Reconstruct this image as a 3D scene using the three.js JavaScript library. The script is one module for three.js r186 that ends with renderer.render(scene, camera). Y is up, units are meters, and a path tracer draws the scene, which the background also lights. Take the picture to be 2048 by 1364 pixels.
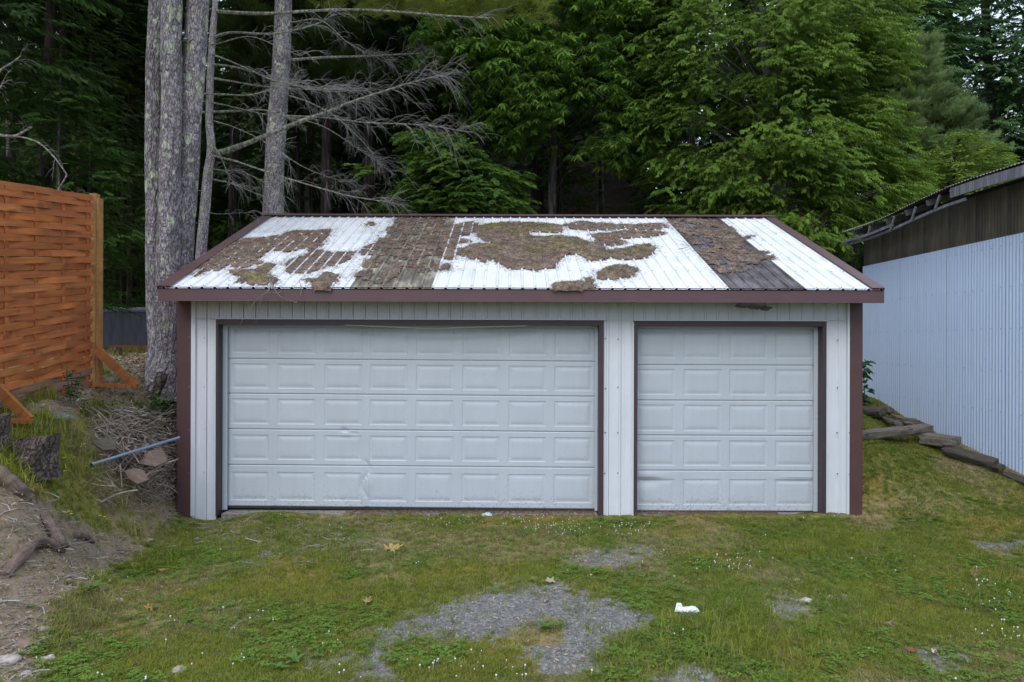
import * as THREE from 'three';
import { mergeGeometries, toCreasedNormals } from 'three/addons/utils/BufferGeometryUtils.js';

// ---------------------------------------------------------------- camera, sky, sun, exposure
const scene = new THREE.Scene();
const CAM_Y = 2.29, FOCAL = 1365, ROLL = 0.003, FRONT = 9;            // the garage front stands 9 m from the lens, at z = 0
const camera = new THREE.PerspectiveCamera(2 * Math.atan(682 / FOCAL) * 180 / Math.PI, 2048 / 1364, 0.05, 600);
camera.position.set(0, CAM_Y, FRONT);
camera.rotation.z = ROLL;
const renderer = new THREE.WebGLRenderer({ antialias: true });
renderer.toneMapping = THREE.LinearToneMapping;
renderer.toneMappingExposure = 1.2;
renderer.shadowMap.enabled = true;

const hash2 = (x, y, s) => { let h = (Math.imul(x, 374761393) + Math.imul(y, 668265263) + Math.imul(s, 2147483647 ^ 0x5bd1e995)) | 0; h = Math.imul(h ^ (h >>> 13), 1274126177); h ^= h >>> 16; return (h >>> 0) / 4294967296; };
function vn(x, y, s = 0) {
  const ix = Math.floor(x), iy = Math.floor(y), fx = x - ix, fy = y - iy, u = fx * fx * (3 - 2 * fx), v = fy * fy * (3 - 2 * fy);
  const a = hash2(ix, iy, s), b = hash2(ix + 1, iy, s), c = hash2(ix, iy + 1, s), d = hash2(ix + 1, iy + 1, s);
  return a + (b - a) * u + (c - a) * v + (a - b - c + d) * u * v;
}
const fbm = (x, y, s = 0, o = 4) => { let t = 0, a = 0.5, n = 0; for (let i = 0; i < o; i++) { t += a * vn(x, y, s + i * 17); n += a; a *= 0.5; x = x * 2.03 + 11.3; y = y * 2.03 + 5.7; } return t / n; };
function vnp(x, y, px, py, s = 0) {                                       // tiles every px, py cells
  const ix = Math.floor(x), iy = Math.floor(y), fx = x - ix, fy = y - iy, u = fx * fx * (3 - 2 * fx), v = fy * fy * (3 - 2 * fy), m = (a, n) => ((a % n) + n) % n;
  const x0 = m(ix, px), x1 = m(ix + 1, px), y0 = m(iy, py), y1 = m(iy + 1, py);
  const a = hash2(x0, y0, s), b = hash2(x1, y0, s), c = hash2(x0, y1, s), d = hash2(x1, y1, s);
  return a + (b - a) * u + (c - a) * v + (a - b - c + d) * u * v;
}
const fbmp = (x, y, px, py, s = 0, o = 4) => { let t = 0, a = 0.5, n = 0; for (let i = 0; i < o; i++) { t += a * vnp(x, y, px, py, s + i * 17); n += a; a *= 0.5; x *= 2; y *= 2; px *= 2; py *= 2; } return t / n; };
function RNG(seed) { let s = seed | 0; return () => { s = (s + 0x6d2b79f5) | 0; let t = Math.imul(s ^ (s >>> 15), 1 | s); t = (t + Math.imul(t ^ (t >>> 7), 61 | t)) ^ t; return ((t ^ (t >>> 14)) >>> 0) / 4294967296; }; }
const clamp = (x, a = 0, b = 1) => Math.min(b, Math.max(a, x)), lerp = (a, b, t) => a + (b - a) * t, sstep = (a, b, x) => { const t = clamp((x - a) / (b - a)); return t * t * (3 - 2 * t); };
const V = (x, y, z) => new THREE.Vector3(x, y, z);

{ // overcast evening sky, a little brighter overhead, soft cloud structure
  const W = 512, H = 256, data = new Float32Array(W * H * 4);
  for (let j = 0; j < H; j++) for (let i = 0; i < W; i++) {
    const el = ((j + 0.5) / H - 0.5) * Math.PI, az = (i + 0.5) / W * 2 * Math.PI, y = Math.sin(el);
    const c = 0.86 + 0.28 * fbm(Math.cos(az) * Math.cos(el) * 3 + 9, Math.sin(az) * Math.cos(el) * 3 + y * 2 + 5, 3, 4);
    const k = (y > 0 ? lerp(0.62, 1.28, y) * c : 0.12) * 1.3, o = (j * W + i) * 4;
    data[o] = 0.775 * k; data[o + 1] = 0.905 * k; data[o + 2] = 1.12 * k; data[o + 3] = 1;
  }
  const sky = new THREE.DataTexture(data, W, H, THREE.RGBAFormat, THREE.FloatType);
  sky.mapping = THREE.EquirectangularReflectionMapping; sky.magFilter = sky.minFilter = THREE.LinearFilter; sky.needsUpdate = true;
  scene.background = sky; scene.environment = sky;
}
const sun = new THREE.DirectionalLight(new THREE.Color(1, 0.98, 0.95), 1.2);
sun.position.set(-5, 11, 9); sun.target.position.set(0, 0, -3);
sun.castShadow = true; sun.shadow.radius = 60; sun.shadow.mapSize.set(2048, 2048);
Object.assign(sun.shadow.camera, { left: -25, right: 25, top: 25, bottom: -25, near: 0.1, far: 80 });
scene.add(sun, sun.target);

// ---------------------------------------------------------------- helpers
const used = new Map();
function numbered(name) { const n = used.get(name) || 0; used.set(name, n + 1); return n ? name + '_' + String(n).padStart(3, '0') : name; }
function tag(o, label, category, group, kind) { o.userData.label = label; if (category) o.userData.category = category; if (group) o.userData.group = group; if (kind) o.userData.kind = kind; return o; }
function mesh(name, geo, mat, parent = scene) {
  const m = new THREE.Mesh(geo, mat); m.name = parent === scene ? numbered(name) : name; m.castShadow = m.receiveShadow = true; parent.add(m); return m;
}
function thing(name, label, category, pos = [0, 0, 0], rot = 0, group, kind) {
  const g = new THREE.Group(); g.name = numbered(name); g.position.set(...pos); g.rotation.y = rot; scene.add(g); return tag(g, label, category, group, kind);
}
function structure(name, geo, mat, label) { const m = mesh(name, geo, mat); m.userData.kind = 'structure'; if (label) m.userData.label = label; return m; }
const ray = (px, py) => { const a = (px - 1024) / FOCAL, b = (682 - py) / FOCAL; return [a - b * ROLL, a * ROLL + b]; };
function W(px, py, d) { const r = ray(px, py); return V(r[0] * d, CAM_Y + r[1] * d, FRONT - d); }          // a point of the place, d metres in front of the lens
function project(x, y, z) { const d = FRONT - z, a = x / d, b = (y - CAM_Y) / d; return [1024 + FOCAL * (a + b * ROLL), 682 - FOCAL * (b - a * ROLL), d]; }
function inPoly(x, y, P) { let c = false; for (let i = 0, j = P.length - 1; i < P.length; j = i++) { const [xi, yi] = P[i], [xj, yj] = P[j]; if ((yi > y) !== (yj > y) && x < (xj - xi) * (y - yi) / (yj - yi) + xi) c = !c; } return c; }
function polyDist(x, y, P) { let m = 1e9; for (let i = 0, j = P.length - 1; i < P.length; j = i++) { const [ax, ay] = P[j], [bx, by] = P[i], dx = bx - ax, dy = by - ay, t = clamp(((x - ax) * dx + (y - ay) * dy) / (dx * dx + dy * dy + 1e-9)); m = Math.min(m, Math.hypot(x - ax - t * dx, y - ay - t * dy)); } return inPoly(x, y, P) ? m : -m; }
function bufGeo(pos, idx, uv, col, nor) {
  const g = new THREE.BufferGeometry(); g.setAttribute('position', new THREE.Float32BufferAttribute(pos, 3));
  if (uv) g.setAttribute('uv', new THREE.Float32BufferAttribute(uv, 2));
  if (col) g.setAttribute('color', new THREE.Float32BufferAttribute(col, 3));
  if (idx) g.setIndex(idx);
  if (nor) g.setAttribute('normal', new THREE.Float32BufferAttribute(nor, 3)); else g.computeVertexNormals();
  return g;
}
// a box whose uvs are metres, long grain along the longest side
function box(w, h, d, x = 0, y = 0, z = 0, seed = 0) {
  const g = new THREE.BoxGeometry(w, h, d), p = g.attributes.position, n = g.attributes.normal, uv = g.attributes.uv, long = w >= h && w >= d ? 0 : h >= d ? 1 : 2;
  for (let i = 0; i < p.count; i++) {
    const q = [p.getX(i), p.getY(i), p.getZ(i)], ax = Math.abs(n.getX(i)) > 0.5 ? 0 : Math.abs(n.getY(i)) > 0.5 ? 1 : 2, o = [0, 1, 2].filter((k) => k !== ax);
    const [a, b] = o[1] === long ? o : [o[1], o[0]];
    uv.setXY(i, q[a] + seed * 1.37 + ax * 0.31, q[b] + seed * 2.11);
  }
  return g.translate(x, y, z);
}
function tube(pts, radii, seg = 8, closed = true, vs = 1) {
  const pos = [], uv = [], idx = []; let len = 0, ref = V(0.31, 0.2, 0.93);
  for (let i = 0; i < pts.length; i++) {
    const t = V(0, 0, 0).subVectors(pts[Math.min(i + 1, pts.length - 1)], pts[Math.max(i - 1, 0)]).normalize();
    const a = V(0, 0, 0).crossVectors(t, ref).normalize(); if (a.lengthSq() < 0.5) a.set(1, 0, 0); const b = V(0, 0, 0).crossVectors(a, t); ref = V(0, 0, 0).crossVectors(a, t).cross(a).lengthSq() > 0 ? ref : ref;
    if (i) len += pts[i].distanceTo(pts[i - 1]);
    for (let k = 0; k <= seg; k++) { const th = k / seg * 2 * Math.PI, c = Math.cos(th) * radii[i], s = Math.sin(th) * radii[i]; pos.push(pts[i].x + a.x * c + b.x * s, pts[i].y + a.y * c + b.y * s, pts[i].z + a.z * c + b.z * s); uv.push(k / seg, len * vs); }
    if (i) for (let k = 0; k < seg; k++) { const p = (i - 1) * (seg + 1) + k, q = p + seg + 1; idx.push(p, q, p + 1, p + 1, q, q + 1); }
  }
  if (closed) for (const e of [0, pts.length - 1]) { const c = pos.length / 3; pos.push(pts[e].x, pts[e].y, pts[e].z); uv.push(0.5, 0); for (let k = 0; k < seg; k++) { const p = e * (seg + 1) + k; e ? idx.push(c, p + 1, p) : idx.push(c, p, p + 1); } }
  return bufGeo(pos, idx, uv);
}
function spline(pts, n) { return new THREE.CatmullRomCurve3(pts, false, 'centripetal').getPoints(n); }
// textures: fn(u, v) gives an sRGB colour 0..255 (an array) or a height 0..1 (a number)
function tex(w, h, fn, rx = 1, ry = 1) {
  const data = new Uint8Array(w * h * 4); let colour = true;
  for (let j = 0; j < h; j++) for (let i = 0; i < w; i++) { const c = fn((i + 0.5) / w, (j + 0.5) / h, i, j), o = (j * w + i) * 4; if (typeof c === 'number') { colour = false; data[o] = data[o + 1] = data[o + 2] = clamp(c) * 255; } else { data[o] = clamp(c[0], 0, 255); data[o + 1] = clamp(c[1], 0, 255); data[o + 2] = clamp(c[2], 0, 255); } data[o + 3] = 255; }
  const t = new THREE.DataTexture(data, w, h, THREE.RGBAFormat); t.wrapS = t.wrapT = THREE.RepeatWrapping; t.magFilter = THREE.LinearFilter; t.minFilter = THREE.LinearMipmapLinearFilter; t.generateMipmaps = true;
  if (colour) t.colorSpace = THREE.SRGBColorSpace; t.repeat.set(rx, ry); t.needsUpdate = true; return t;
}
const mix3 = (a, b, t) => [lerp(a[0], b[0], t), lerp(a[1], b[1], t), lerp(a[2], b[2], t)], mul3 = (a, k) => [a[0] * k, a[1] * k, a[2] * k];
const M = (o) => new THREE.MeshStandardMaterial({ roughness: 0.8, metalness: 0, ...o });
const P = (o) => new THREE.MeshPhysicalMaterial({ roughness: 0.9, metalness: 0, ...o });
function instanced(name, geo, mat, mats, cols, parent) {
  const m = new THREE.InstancedMesh(geo, mat, mats.length); m.name = parent ? name : numbered(name); m.castShadow = m.receiveShadow = true;
  mats.forEach((q, i) => m.setMatrixAt(i, q));
  if (cols) cols.forEach((c, i) => m.setColorAt(i, c));
  (parent || scene).add(m); return m;
}
const E = new THREE.Euler(), Q = new THREE.Quaternion(), S3 = V(1, 1, 1);
const mat4 = (p, rx, ry, rz, s, sy) => new THREE.Matrix4().compose(p, Q.setFromEuler(E.set(rx, ry, rz, 'YXZ')), S3.set(s, sy ?? s, s));

// ---------------------------------------------------------------- terrain
const CP = [];
const cpx = (px, py, d) => { const p = W(px, py, d); CP.push([p.x, d, p.y]); };
[[65, 1240, 5.25], [65, 1150, 5.65], [65, 1060, 6.05], [65, 1000, 6.35], [65, 940, 6.7], [0, 830, 7.4], [100, 800, 7.95], [190, 770, 8.9], [20, 900, 6.8], [-80, 1100, 5.5],
  [200, 1120, 6.9], [200, 1060, 7.3], [200, 1000, 7.6], [200, 930, 7.9], [200, 860, 8.3], [200, 800, 8.75], [300, 1095, 7.5], [300, 1040, 8.25], [300, 985, 8.55], [300, 900, 8.85], [300, 830, 9.2], [300, 770, 9.7],
  [300, 735, 10.3], [270, 714, 14], [250, 717, 19.7], [290, 717, 19.7], [205, 716, 19.7], [350, 1034, 8.95], [345, 960, 9.2], [345, 900, 9.45], [345, 840, 9.75], [350, 780, 10.1], [120, 900, 7.4], [120, 1000, 6.9], [130, 1100, 6.5],
  [1740, 1040, 8.7], [1740, 950, 9.5], [1740, 880, 10.3], [1740, 845, 11.5], [1740, 808, 13], [1900, 1005, 8.9], [1900, 930, 10.1], [1900, 896, 10.7], [1800, 872, 11.2], [1800, 840, 12.3], [2048, 962, 9.4], [2000, 1055, 8.2], [1860, 955, 9.6], [1790, 905, 10.2], [1830, 1010, 9.0]].forEach((a) => cpx(...a));
for (const d of [1, 3, 4.6, 6, 7.5, 8.7]) for (const x of [-2.5, -1, 1, 3, 5, 7.5, 10]) CP.push([x, d, (d > 5 && x > 6) ? 0.12 : 0.012 * Math.sin(x * 1.7 + d)]);
for (const x of [-4.3, -3.6, -2.4, -1, 0.5, 2, 3.4, 4.6]) CP.push([x, 8.95, 0.0]);
for (const [x, d, y] of [[-3.6, 8.5, 0], [-4, 7.4, 0.0], [-3.4, 6.2, 0], [-3.2, 4.8, 0], [-3.2, 3, 0], [-4.2, 3, 0.25], [-5, 4.2, 0.55], [-5.6, 5.5, 0.95], [-7, 3, 0.7], [-9, 6, 1.6], [-10, 10, 2], [-10, 16, 2.1], [-10, 24, 2.2], [-6.5, 9, 1.75], [-5.2, 16, 1.95], [0, 17, 1.9], [5, 17, 1.8], [0, 24, 2.4], [8, 16, 1.3], [10, 10, 0.9], [10, 24, 2.4], [10, 14, 1.2], [-13, 20, 1.8], [-13, 12, 2], [-13, 6, 1.9], [-11, 22.5, 1.9], [-3, 7, 0], [-2.6, 6.2, 0], [-3.2, 8, 0], [7.4, 16, 1.3], [5.2, 15.5, 1.5], [6.5, 14.6, 1.35], [-4.8, 14, 1.95]]) CP.push([x, d, y]);
const TPS = (() => {
  const n = CP.length, N = n + 3, A = [], U = (r2) => r2 > 1e-9 ? r2 * Math.log(r2) : 0;
  for (let i = 0; i < N; i++) { A.push(new Float64Array(N + 1)); }
  for (let i = 0; i < n; i++) { for (let j = 0; j < n; j++) A[i][j] = U((CP[i][0] - CP[j][0]) ** 2 + (CP[i][1] - CP[j][1]) ** 2) + (i === j ? 0.02 : 0); A[i][n] = A[n][i] = 1; A[i][n + 1] = A[n + 1][i] = CP[i][0]; A[i][n + 2] = A[n + 2][i] = CP[i][1]; A[i][N] = CP[i][2]; }
  for (let c = 0; c < N; c++) { let p = c; for (let r = c + 1; r < N; r++) if (Math.abs(A[r][c]) > Math.abs(A[p][c])) p = r; [A[c], A[p]] = [A[p], A[c]]; for (let r = c + 1; r < N; r++) { const f = A[r][c] / A[c][c]; if (f) for (let k = c; k <= N; k++) A[r][k] -= f * A[c][k]; } }
  const w = new Float64Array(N); for (let r = N - 1; r >= 0; r--) { let s = A[r][N]; for (let k = r + 1; k < N; k++) s -= A[r][k] * w[k]; w[r] = s / A[r][r]; }
  return (x, d) => { let s = w[n] + w[n + 1] * x + w[n + 2] * d; for (let i = 0; i < n; i++) s += w[i] * U((x - CP[i][0]) ** 2 + (d - CP[i][1]) ** 2); return s; };
})();
function hill(x, d) {
  const s = x < -4 ? lerp(25, 48, clamp((-4 - x) / 10)) : x > 8 ? lerp(25, 55, clamp((x - 8) / 14)) : 21, k = x > 8 ? lerp(0.7, 0.3, clamp((x - 8) / 6)) : 0.7, t = Math.max(0, d - s);
  return Math.min(45, k * t * t / (t + 6));
}
function far(x, d) { return clamp((d - 2) / 16) * 2.2 + hill(x, d) + (fbm(x * 0.15, d * 0.15, 77) - 0.5) * sstep(16, 30, d) * 1.6; }
const GX0 = -14, GX1 = 10, GD0 = 1, GD1 = 24, GS = 0.05, GW = Math.round((GX1 - GX0) / GS) + 1, GH = Math.round((GD1 - GD0) / GS) + 1, HG = new Float32Array(GW * GH);
function exactT(x, d) {
  const e = Math.min(sstep(10, 8.5, x), sstep(-13.8, -12.6, x), sstep(1, 2.5, d), sstep(24, 20, d)), f = far(x, d);
  let y = e > 0 ? lerp(f, TPS(x, d), e) : f;
  return y + (fbm(x * 1.7, d * 1.7, 5, 3) - 0.5) * 0.05 + (fbm(x * 7, d * 7, 6, 2) - 0.5) * 0.02;
}
for (let j = 0; j < GH; j++) for (let i = 0; i < GW; i++) HG[j * GW + i] = exactT(GX0 + i * GS, GD0 + j * GS);
function T(x, d) {
  if (x <= GX0 || x >= GX1 - GS || d <= GD0 || d >= GD1 - GS) return exactT(x, d);
  const u = (x - GX0) / GS, v = (d - GD0) / GS, i = Math.floor(u), j = Math.floor(v), a = u - i, b = v - j, o = j * GW + i;
  return lerp(lerp(HG[o], HG[o + 1], a), lerp(HG[o + GW], HG[o + GW + 1], a), b);
}
const G = { l: -4.39, r: 4.595, front: 9, back: 15.45 };               // the garage's footprint
const inGarage = (x, d, m = 0) => x > G.l + m && x < G.r - m && d > G.front + m && d < G.back - m;

// what covers the ground: traced patches of gravel and bare earth, roughened by noise
const GRAVEL = [
  [[735, 1262], [800, 1240], [860, 1222], [930, 1195], [1050, 1178], [1110, 1165], [1200, 1200], [1290, 1225], [1330, 1245], [1280, 1265], [1225, 1275], [1220, 1335], [1110, 1352], [1050, 1305], [1110, 1290], [1105, 1245], [1060, 1240], [1010, 1275], [900, 1285], [800, 1292], [780, 1330], [810, 1372], [700, 1372], [735, 1310], [755, 1290]],
  [[1135, 1122], [1180, 1108], [1290, 1099], [1312, 1108], [1230, 1123], [1160, 1129]], [[1535, 1202], [1600, 1194], [1650, 1215], [1600, 1240], [1545, 1236]], [[1615, 1189], [1650, 1184], [1690, 1191], [1660, 1199]],
  [[1315, 1345], [1380, 1318], [1450, 1343], [1440, 1375], [1315, 1375]], [[480, 1118], [540, 1110], [560, 1120], [500, 1128]], [[1950, 1085], [2048, 1075], [2060, 1100], [1990, 1112]], [[1810, 1300], [1880, 1290], [1960, 1340], [1900, 1350]], [[590, 1300], [650, 1320], [720, 1310], [700, 1340], [600, 1345]], [[690, 1072], [770, 1076], [700, 1082]]];
const DIRT = [
  [[-200, 960], [60, 985], [130, 1030], [200, 1066], [290, 1090], [305, 1112], [240, 1140], [180, 1152], [140, 1190], [70, 1290], [50, 1380], [-200, 1380]],
  [[190, 712], [300, 712], [330, 745], [352, 760], [352, 790], [270, 800], [170, 815], [60, 850], [0, 850], [0, 835], [190, 765]],
  [[205, 830], [356, 850], [356, 1035], [300, 1050], [240, 1000], [190, 900]], [[1790, 980], [1850, 962], [1930, 985], [1960, 1015], [1880, 1038], [1800, 1030], [1740, 1010]], [[1900, 905], [1990, 935], [2060, 975], [2060, 945], [1930, 880]], [[420, 1030], [700, 1062], [820, 1100], [640, 1110], [420, 1080]]];
function cover(x, d) {
  const y = T(x, d), q = project(x, y, FRONT - d);
  const jx = (fbm(x * 3, d * 3, 41, 3) - 0.5) * 80 + (fbm(x * 14, d * 14, 43, 2) - 0.5) * 80, jy = ((fbm(x * 3, d * 3, 47, 3) - 0.5) * 80 + (fbm(x * 14, d * 14, 49, 2) - 0.5) * 80) * 0.45;
  let g = 0, e = 0;
  if (d < 16 && d > 3.5) {
    for (const p of GRAVEL) { const b = p.box || (p.box = [Math.min(...p.map((q) => q[0])) - 25, Math.max(...p.map((q) => q[0])) + 20, Math.min(...p.map((q) => q[1])) - 20, Math.max(...p.map((q) => q[1])) + 20]); if (q[0] + jx < b[0] || q[0] + jx > b[1] || q[1] + jy < b[2] || q[1] + jy > b[3]) continue; const s = polyDist(q[0] + jx, q[1] + jy, p); if (s > -20) g = Math.max(g, sstep(-20, 16, s)); }
    DIRT.forEach((p, i) => { const s = polyDist(q[0] + jx, q[1] + jy * 1.2, p); if (s > -26) e = Math.max(e, sstep(-15, 12, s) * [1, 1, 0.85, 0.3, 0.8, 0.4][i]); });
  }
  const dry = sstep(0.52, 0.72, fbm(x * 0.9 + 3, d * 0.9, 61, 4)), moss = sstep(0.55, 0.7, fbm(x * 1.3 + 20, d * 1.6, 63, 4));
  return { g, e, dry, moss };
}

// ---------------------------------------------------------------- ground: one sheet; the yard is mapped in detail, the woods beyond carry leaf litter
const MX0 = -9, MX1 = 9, MD0 = 1.5, MD1 = 19.5;
const groundTex = tex(1100, 1100, (u, v) => {
  const x = lerp(MX0, MX1, u), d = lerp(MD0, MD1, v), c = cover(x, d), n = fbm(x * 22, d * 22, 3, 3), f = hash2(Math.floor(x * 77), Math.floor(d * 77), 9), m = fbm(x * 4, d * 4, 8, 3);
  let col = mix3([120, 122, 50], [142, 126, 70], m);
  col = mix3(col, [146, 116, 54], c.moss * 0.5); col = mix3(col, [148, 128, 98], c.dry * 0.6);
  col = mix3(col, mix3([162, 143, 119], [116, 99, 81], n), c.e);
  col = mix3(col, mix3([98, 95, 89], [136, 132, 125], f), c.g);
  const wild = Math.max(sstep(13, 17, d), sstep(-7.5, -9, x));
  col = mix3(col, mix3([84, 68, 54], [58, 48, 38], n), wild);
  return mul3(col, 0.72 + 0.5 * n * (0.6 + 0.4 * f));
});
groundTex.wrapS = groundTex.wrapT = THREE.ClampToEdgeWrapping;
const soilBump = tex(512, 512, (u, v) => fbmp(u * 24, v * 24, 24, 24, 5, 5));
const litterTex = tex(512, 512, (u, v) => { const n = fbmp(u * 40, v * 40, 40, 40, 21, 4), m = fbmp(u * 6, v * 6, 6, 6, 22, 3); return mul3(mix3([86, 68, 54], [56, 46, 38], n), 0.75 + 0.5 * m); });
const lawnTex = tex(256, 256, (u, v) => { const n = fbmp(u * 40, v * 40, 40, 40, 31, 4), m = fbmp(u * 5, v * 5, 5, 5, 32, 3); return mul3(mix3([70, 82, 38], [96, 88, 50], m), 0.7 + 0.6 * n); });
{
  const line = (lo, a, b, hi, st, grow) => { const r = []; for (let k = Math.round((b - a) / st), i = 0; i <= k; i++) r.push(a + i * st); let s = st, p = a; const l = []; while (p > lo) { s *= grow; p = Math.max(lo, p - s); l.unshift(p); } s = st; p = b; const h = []; while (p < hi) { s *= grow; p = Math.min(hi, p + s); h.push(p); } return [...l, ...r, ...h]; };
  const xs = line(-170, MX0, MX1, 170, 0.075, 1.25), ds = line(-160, MD0, MD1, 190, 0.075, 1.22);
  const h = xs.map(() => new Float64Array(ds.length));
  xs.forEach((x, i) => ds.forEach((d, j) => { let y = T(x, d); if (inGarage(x, d, 0.06)) y = Math.min(y, -0.12); if (d < -1) y = Math.min(y, 0.4) * sstep(-20, 0, d); h[i][j] = y; }));
  const ix0 = xs.findIndex((x) => x > MX0 - 1e-6), ix1 = xs.findIndex((x) => x > MX1 - 1e-6), jd0 = ds.findIndex((d) => d > MD0 - 1e-6), jd1 = ds.findIndex((d) => d > MD1 - 1e-6);
  const patch = (name, i0, i1, j0, j1, mat, uvf) => {
    const pos = [], uv = [], idx = [], nor = [], n = i1 - i0 + 1;
    for (let j = j0; j <= j1; j++) for (let i = i0; i <= i1; i++) {
      pos.push(xs[i], h[i][j], FRONT - ds[j]); uv.push(...uvf(xs[i], ds[j]));
      const a = Math.max(i - 1, 0), b = Math.min(i + 1, xs.length - 1), c = Math.max(j - 1, 0), d = Math.min(j + 1, ds.length - 1);
      const nx = -(h[b][j] - h[a][j]) / (xs[b] - xs[a]), nz = (h[i][d] - h[i][c]) / (ds[d] - ds[c]), l = Math.hypot(nx, 1, nz); nor.push(nx / l, 1 / l, nz / l);
    }
    for (let j = 0; j < j1 - j0; j++) for (let i = 0; i < n - 1; i++) { const p = j * n + i; idx.push(p, p + 1, p + n, p + 1, p + n + 1, p + n); }
    return structure(name, bufGeo(pos, idx, uv, null, nor), mat);
  };
  const metres = (x, d) => [x / 2.2, d / 2.2];
  const rough = (map, rep) => { const b = soilBump.clone(); b.repeat.set(rep, rep); b.needsUpdate = true; return M({ map, roughness: 1, bumpMap: b, bumpScale: 0.03 }); };
  patch('ground', ix0, ix1, jd0, jd1, rough(groundTex, 12), (x, d) => [(x - MX0) / (MX1 - MX0), (d - MD0) / (MD1 - MD0)]);
  patch('forest_floor', 0, xs.length - 1, jd1, ds.length - 1, rough(litterTex, 1), metres);
  patch('forest_floor', 0, ix0, jd0, jd1, rough(litterTex, 1), metres);
  patch('forest_floor', ix1, xs.length - 1, jd0, jd1, rough(litterTex, 1), metres);
  patch('lawn', 0, xs.length - 1, 0, jd0, rough(lawnTex, 1), metres);
}

// ---------------------------------------------------------------- the garage
const garage = thing('garage', 'white metal garage with two panelled doors and moss covered roof', 'garage');
const streak = (base, k, seed) => tex(512, 512, (u, v) => { const n = fbmp(u * 60, v * 5, 60, 5, seed, 3), m = fbmp(u * 8, v * 6, 8, 6, seed + 3, 4), s = hash2(Math.floor(u * 512), Math.floor(v * 512), seed) > 0.9992 ? 0.6 : 1; return mul3(base, (1 - k + k * (n * 0.6 + m * 0.9)) * s); });
const whiteMetal = M({ map: streak([213, 215, 219], 0.05, 101), roughness: 0.45 });
const doorTex = tex(1024, 1024, (u, v) => { const n = fbmp(u * 60, v * 5, 60, 5, 111, 3), m = fbmp(u * 8, v * 6, 8, 6, 114, 4), q = fbmp(u * 150, v * 160, 150, 160, 117, 2), low = Math.pow(clamp(1 - v / 0.22), 2), c = mul3([187, 193, 199], 0.955 + 0.045 * (n * 0.6 + m * 0.9)); const speck = sstep(0.8 - low * 0.22, 0.86 - low * 0.2, q + (m - 0.5) * 0.25); return mix3(c, [124, 104, 88], speck * (0.12 + 0.3 * low)); });
const doorMetal = M({ map: doorTex, roughness: 0.5 });
const roofWhite = M({ map: streak([226, 226, 225], 0.15, 121), roughness: 0.5 });
const brownMetal = M({ map: streak([90, 64, 62], 0.12, 131), roughness: 0.42 });
const darkBrown = M({ map: streak([70, 54, 58], 0.12, 133), roughness: 0.5 });
const innerDark = M({ color: 0x3a3632, roughness: 1 });
const uvScale = (g, k) => { const u = g.attributes.uv; for (let i = 0; i < u.count; i++) u.setXY(i, u.getX(i) * k, u.getY(i) * k); return g; };
// a ribbed sheet in the plane (across, along), ribs every PITCH; f(across, along, out) gives the point
const PITCH = 0.1605;
function ribProfile(a0, a1, rib, phase = 0, groove = 0) {
  const r = [[a0, 0]], k0 = Math.ceil((a0 - phase - 0.025) / PITCH), k1 = Math.floor((a1 - phase + 0.025) / PITCH);
  for (let k = k0; k <= k1; k++) { const c = k * PITCH + phase; for (const [o, z] of (groove ? [[-0.021, 0], [-0.012, rib], [0.009, rib], [0.0095, -groove], [0.0165, -groove], [0.017, 0]] : [[-0.021, 0], [-0.009, rib], [0.009, rib], [0.021, 0]])) if (c + o > a0 + 0.001 && c + o < a1 - 0.001) r.push([c + o, z]); for (const o of [0.055, 0.106]) for (const [e, z] of [[-0.006, 0], [0, rib * 0.16], [0.006, 0]]) if (c + o + e > a0 + 0.001 && c + o + e < a1 - 0.001 && c + o + e < (k + 1) * PITCH + phase - 0.03) r.push([c + o + e, z]); }
  r.push([a1, r[r.length - 1][1] > 0 && a1 - r[r.length - 1][0] < 0.02 ? rib : 0]);
  return r.sort((p, q) => p[0] - q[0]);
}
function sheet(profile, l0, l1, at, steps = 1, thick = 0.002) {
  const pos = [], uv = [], idx = [], n = profile.length;
  for (let s = 0; s <= steps; s++) for (const [a, z] of profile) { const l = lerp(l0, l1, s / steps), p = at(a, l, z); pos.push(p.x, p.y, p.z); uv.push(a / 1.6, l / 1.6); }
  for (let s = 0; s < steps; s++) for (let i = 0; i < n - 1; i++) { const p = s * n + i; idx.push(p, p + 1, p + n, p + 1, p + n + 1, p + n); }
  return toCreasedNormals(bufGeo(pos, idx, uv), 0.3);
}
const facade = (a, l, z) => V(a, l, z);
const siding = new THREE.Group(); siding.name = 'wall'; garage.add(siding);
const DR = [{ l: -3.89, r: 1.207, t: 2.567 }, { l: 1.602, r: 4.135, t: 2.562 }];                        // outer edge of the two door frames
const EAVE_Y = 2.94, EAVE_Z = 0.45, RIDGE_Y = 4.505, RIDGE_Z = -3.22, RL = -4.43, RR = 4.655;
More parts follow.
